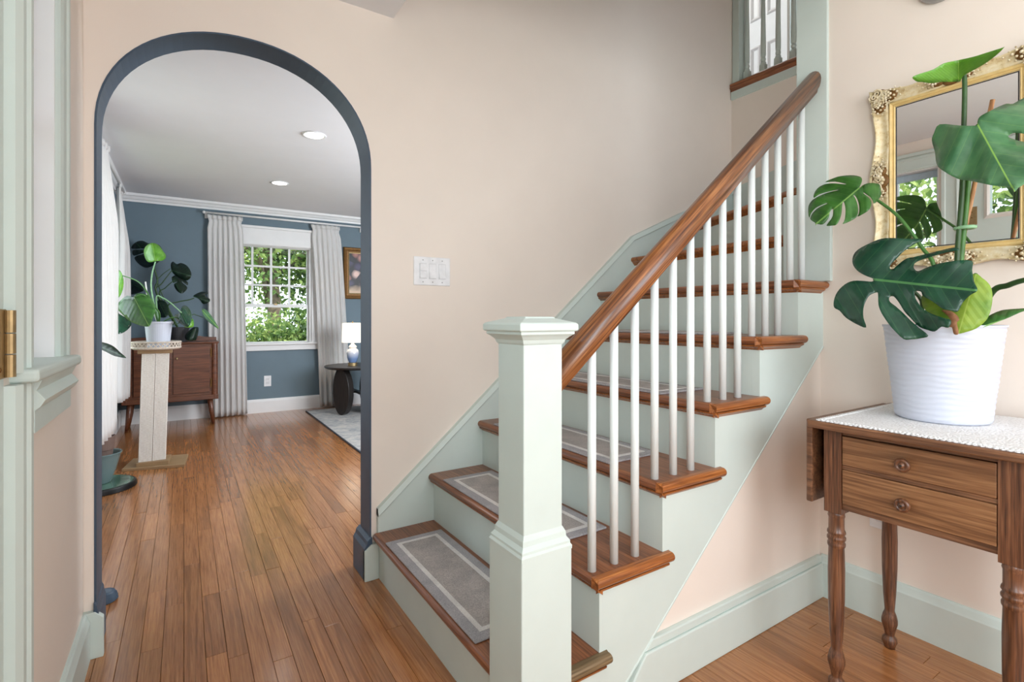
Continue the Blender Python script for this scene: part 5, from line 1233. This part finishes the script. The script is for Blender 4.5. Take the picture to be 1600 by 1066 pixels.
# ------------------------------------------------------------------ living room plants
fp = thing('potted_monstera', (-0.155, 4.65, 0.882), 'green monstera in a small white pot on the wicker tray', 'potted plant')
fx, fy = -0.160, 4.65
MB().lathe([(0.0, 0.884), (0.066, 0.884), (0.070, 0.888), (0.086, 1.062), (0.094, 1.064), (0.095, 1.078), (0.088, 1.078), (0.082, 1.055), (0.0, 1.055)], (fx, fy, 0), 36).build('pot', 'pot', fp, smooth=False)
MB().lathe([(0.083, 1.050), (0.083, 1.058), (0, 1.064)], (fx, fy, 0), 24).build('soil', 'soil', fp)
def lv(parent, z, pts, mid, y_, tilt, mat, fold=0.03, step=6, wave=0.0, name='leaf'):
    return blade(parent, z(pts), z(mid), y_, tilt, mat, fold, 0.0, step, 'y', thick=0.0025, wave=wave, name=name)
lv(fp, Z7_, [(318, 545), (350, 525), (430, 540), (480, 600), (495, 660), (470, 740), (440, 800), (360, 790), (280, 755), (220, 700), (170, 640), (200, 590), (260, 545), (308, 558)], [(318, 560), (442, 798)], 4.42, (1, 0.5, -0.1), 'leaf', 0.05)
lv(fp, Z7_, [(400, 170), (420, 130), (470, 105), (520, 125), (555, 170), (582, 215), (560, 250), (500, 255), (440, 265), (410, 230)], [(495, 255), (470, 108)], 4.62, (1, 0.5, 0.1), 'leaf_bright', 0.04)
lv(fp, Z7_, [(130, 350), (180, 325), (215, 360), (230, 440), (215, 520), (180, 570), (140, 590), (110, 520), (108, 420)], [(215, 375), (150, 590)], 4.82, (1, 0.3, -0.4), 'leaf_bright', 0.05)
lv(fp, Z7_, [(140, 662), (200, 700), (290, 760), (280, 810), (220, 855), (165, 858), (120, 800), (118, 710)], [(180, 680), (180, 858)], 4.80, (1, 0.7, -0.2), 'leaf_dark', 0.04)
lv(fp, Z8_, [(270, 770), (320, 745), (340, 690), (375, 675), (420, 720), (437, 800), (405, 880), (360, 870), (300, 830)], [(335, 745), (405, 880)], 4.55, (1, 0.5, 0.2), 'leaf_dark', 0.06)
lv(fp, Z8_, [(535, 718), (570, 712), (640, 790), (700, 898), (640, 865), (560, 790)], [(538, 720), (700, 898)], 4.80, (0.7, 1, 0.3), 'leaf_pale', 0.03)
lv(fp, Z8_, [(360, 880), (420, 815), (450, 810), (455, 870), (430, 890)], [(440, 812), (370, 888)], 4.70, (1, 0.6, 0.2), 'leaf_bright', 0.02)
sp_ = (fx, fy, 1.05)
P7 = lambda a, b, y_: ony(*Z7_([(a, b)])[0], y_)
P8 = lambda a, b, y_: ony(*Z8_([(a, b)])[0], y_)
stem(fp, [sp_, P7(462, 500, 4.65), P7(468, 360, 4.64), P7(495, 262, 4.625)], 0.006, 0.004, 'stem_pale')
stem(fp, [sp_, P7(480, 640, 4.62), P7(410, 490, 4.60), P7(340, 420, 4.70), P7(222, 378, 4.82)], 0.006, 0.004, 'stem')
stem(fp, [sp_, P7(530, 700, 4.60), P7(500, 650, 4.50), P7(400, 540, 4.44), P7(320, 558, 4.425)], 0.006, 0.004, 'stem')
stem(fp, [sp_, P8(90, 600, 4.60), P8(150, 600, 4.58), P8(230, 650, 4.56), P8(335, 745, 4.552)], 0.006, 0.004, 'stem_pale')
stem(fp, [sp_, P8(200, 810, 4.6), P8(280, 790, 4.6), P8(360, 830, 4.68), P8(436, 815, 4.70)], 0.005, 0.003, 'stem')
stem(fp, [sp_, P8(300, 850, 4.7), P8(440, 765, 4.75), P8(480, 768, 4.78), P8(545, 790, 4.80)], 0.004, 0.003, 'stem_dark')
MB().tube([sp_, P7(428, 560, 4.65), P7(412, 428, 4.65)], 0.005, 8).build('plant_stake', 'white_paint', fp)
bpz = CZ1 + 0.018
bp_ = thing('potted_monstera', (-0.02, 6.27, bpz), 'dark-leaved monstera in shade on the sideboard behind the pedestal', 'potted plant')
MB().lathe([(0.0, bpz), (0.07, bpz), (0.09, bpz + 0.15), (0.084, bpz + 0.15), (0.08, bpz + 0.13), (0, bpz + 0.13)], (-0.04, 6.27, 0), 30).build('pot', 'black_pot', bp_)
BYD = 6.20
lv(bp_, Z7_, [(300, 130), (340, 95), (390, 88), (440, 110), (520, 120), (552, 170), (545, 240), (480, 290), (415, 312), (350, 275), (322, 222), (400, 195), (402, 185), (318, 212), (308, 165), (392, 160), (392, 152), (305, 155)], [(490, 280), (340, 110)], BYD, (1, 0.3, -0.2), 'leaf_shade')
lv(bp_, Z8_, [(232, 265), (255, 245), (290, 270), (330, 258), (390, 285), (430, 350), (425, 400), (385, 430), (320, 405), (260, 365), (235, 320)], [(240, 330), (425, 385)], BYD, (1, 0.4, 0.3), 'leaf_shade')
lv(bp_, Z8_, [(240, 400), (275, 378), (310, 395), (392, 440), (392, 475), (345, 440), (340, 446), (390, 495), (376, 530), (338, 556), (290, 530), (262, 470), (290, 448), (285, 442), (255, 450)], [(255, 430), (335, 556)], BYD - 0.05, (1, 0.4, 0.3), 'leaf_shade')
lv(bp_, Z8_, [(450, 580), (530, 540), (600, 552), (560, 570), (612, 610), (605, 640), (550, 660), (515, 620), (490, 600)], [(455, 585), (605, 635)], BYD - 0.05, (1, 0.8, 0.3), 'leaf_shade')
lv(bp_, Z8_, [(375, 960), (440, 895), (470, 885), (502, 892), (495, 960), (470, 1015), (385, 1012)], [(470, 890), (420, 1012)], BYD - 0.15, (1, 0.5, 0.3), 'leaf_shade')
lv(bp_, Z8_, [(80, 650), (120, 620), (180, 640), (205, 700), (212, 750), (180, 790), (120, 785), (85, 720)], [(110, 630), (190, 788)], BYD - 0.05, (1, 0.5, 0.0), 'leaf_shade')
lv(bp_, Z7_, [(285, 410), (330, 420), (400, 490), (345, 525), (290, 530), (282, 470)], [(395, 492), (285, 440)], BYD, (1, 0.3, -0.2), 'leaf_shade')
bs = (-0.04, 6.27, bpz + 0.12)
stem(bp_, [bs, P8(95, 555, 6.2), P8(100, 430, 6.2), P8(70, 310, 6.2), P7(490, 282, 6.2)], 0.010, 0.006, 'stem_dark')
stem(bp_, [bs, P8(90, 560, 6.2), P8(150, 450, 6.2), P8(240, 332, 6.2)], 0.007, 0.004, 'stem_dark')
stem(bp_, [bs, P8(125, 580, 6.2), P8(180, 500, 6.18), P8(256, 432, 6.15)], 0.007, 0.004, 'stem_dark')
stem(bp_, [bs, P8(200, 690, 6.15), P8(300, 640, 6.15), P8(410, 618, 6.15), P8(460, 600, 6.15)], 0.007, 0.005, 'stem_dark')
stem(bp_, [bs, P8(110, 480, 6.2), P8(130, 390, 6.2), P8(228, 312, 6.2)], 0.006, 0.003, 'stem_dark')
# the long leaf of the nested pot
lv(pb, Z7_, [(0, 930), (25, 928), (90, 942), (150, 970), (205, 1020), (248, 1056), (235, 1062), (150, 1045), (80, 1010), (20, 985), (0, 985)], [(0, 955), (248, 1058)], 3.65, (0.8, 1, 0.2), 'leaf_shade', 0.02)

# ------------------------------------------------------------------ outdoors
mb = MB(); mb.box(-14, 14, YF + 0.3, 26, -0.6, -0.5); mb.box(-16, -0.95, -8, YF + 0.3, -0.6, -0.5)
mb.build('lawn', 'lawn', None, 'sunlit lawn outside the windows', 'lawn', kind='structure')
def tree(label, base, trunk_h, crown_c, crown_r, n, leaf_mats, seed, ls_=0.16, trunk_r=0.16, group='trees and shrubs outside the windows', name='tree'):
    r_ = random.Random(seed); t_ = thing(name, base, label, 'tree' if name == 'tree' else 'shrub', group)
    bx, by, bz = base
    mb = MB(); mb.tube(smooth_line([(bx, by, bz), (bx + 0.1, by, bz + trunk_h * 0.5), (bx - 0.05, by + 0.1, bz + trunk_h)], 4), [trunk_r, trunk_r * 0.92, trunk_r * 0.85, trunk_r * 0.8, trunk_r * 0.8, trunk_r * 0.75, trunk_r * 0.7, trunk_r * 0.65, trunk_r * 0.6], 12); mb.build('trunk', 'bark', t_, smooth=True)
    for b in range(5):
        a = r_.uniform(0, 2 * PI); e_ = Vector(crown_c) + Vector((math.cos(a) * crown_r[0] * 0.6, math.sin(a) * crown_r[1] * 0.6, r_.uniform(-0.3, 0.5) * crown_r[2])); s_ = Vector((bx, by + 0.05, bz + trunk_h * r_.uniform(0.5, 0.95)))
        MB().tube([s_, (s_ + e_) / 2 + Vector((0, 0, 0.15)), e_], [trunk_r * 0.35, trunk_r * 0.22, trunk_r * 0.08], 7).build('branch', 'bark', t_, smooth=True)
    for mi_, lm in enumerate(leaf_mats):
        mb = MB()
        clumps = [Vector((r_.gauss(0, 0.5), r_.gauss(0, 0.5), r_.gauss(0, 0.5))) for _ in range(40)]
        for i in range(n * 2 // len(leaf_mats)):
            q = r_.choice(clumps) + Vector((r_.gauss(0, 0.2), r_.gauss(0, 0.2), r_.gauss(0, 0.2)))
            c_ = Vector(crown_c) + Vector((q.x * crown_r[0], q.y * crown_r[1], q.z * crown_r[2]))
            a = Vector((r_.gauss(0, 1), r_.gauss(0, 1), r_.gauss(0, 1))).normalized(); b = a.cross(Vector((r_.gauss(0, 1), r_.gauss(0, 1), r_.gauss(0, 1)))).normalized(); s_ = ls_ * r_.uniform(0.5, 1.1)
            nn = a.cross(b) * (s_ * 0.12)
            mb.add([c_ - a * s_ * 0.5, c_ + b * s_ * 0.28 + nn, c_ + a * s_ * 0.5, c_ - b * s_ * 0.28 + nn], [(0, 1, 2), (0, 2, 3)])
        tag(mb.build('foliage', lm, t_), kind='stuff')
tree('leafy tree with thick grey trunk outside the far window', (1.35, 10.6, -0.5), 3.4, (1.5, 10.8, 3.0), (2.0, 1.2, 1.5), 5200, ('leaf_mid', 'leaf_sun'), 31, 0.15)
tree('second leafy tree further right outside the far window', (2.9, 11.8, -0.5), 3.2, (2.8, 11.6, 2.6), (1.6, 1.2, 1.7), 4600, ('leaf_deep', 'leaf_sun'), 32, 0.15, 0.13)
tree('sunlit low shrub directly outside the far window', (1.0, 9.2, -0.5), 0.5, (1.1, 9.2, 0.42), (1.0, 0.5, 0.55), 3600, ('leaf_sun', 'leaf_mid'), 33, 0.11, 0.04, name='shrub')
tree('darker shrub at the right outside the far window', (2.2, 9.6, -0.5), 0.5, (2.25, 9.6, 0.55), (0.8, 0.5, 0.7), 3000, ('leaf_mid', 'leaf_deep'), 34, 0.12, 0.04, name='shrub')
tree('leafy tree outside the entry window, seen in the mirror', (-5.4, 4.0, -0.5), 2.6, (-5.2, 4.0, 2.4), (1.5, 2.2, 1.7), 1500, ('leaf_mid', 'leaf_sun'), 35, 0.2, 0.15)
tree('leafy tree outside the front door pane, seen in the mirror', (-5.6, 1.0, -0.5), 2.6, (-5.4, 1.0, 2.8), (1.5, 2.0, 1.6), 1300, ('leaf_sun', 'leaf_deep'), 36, 0.2, 0.15)
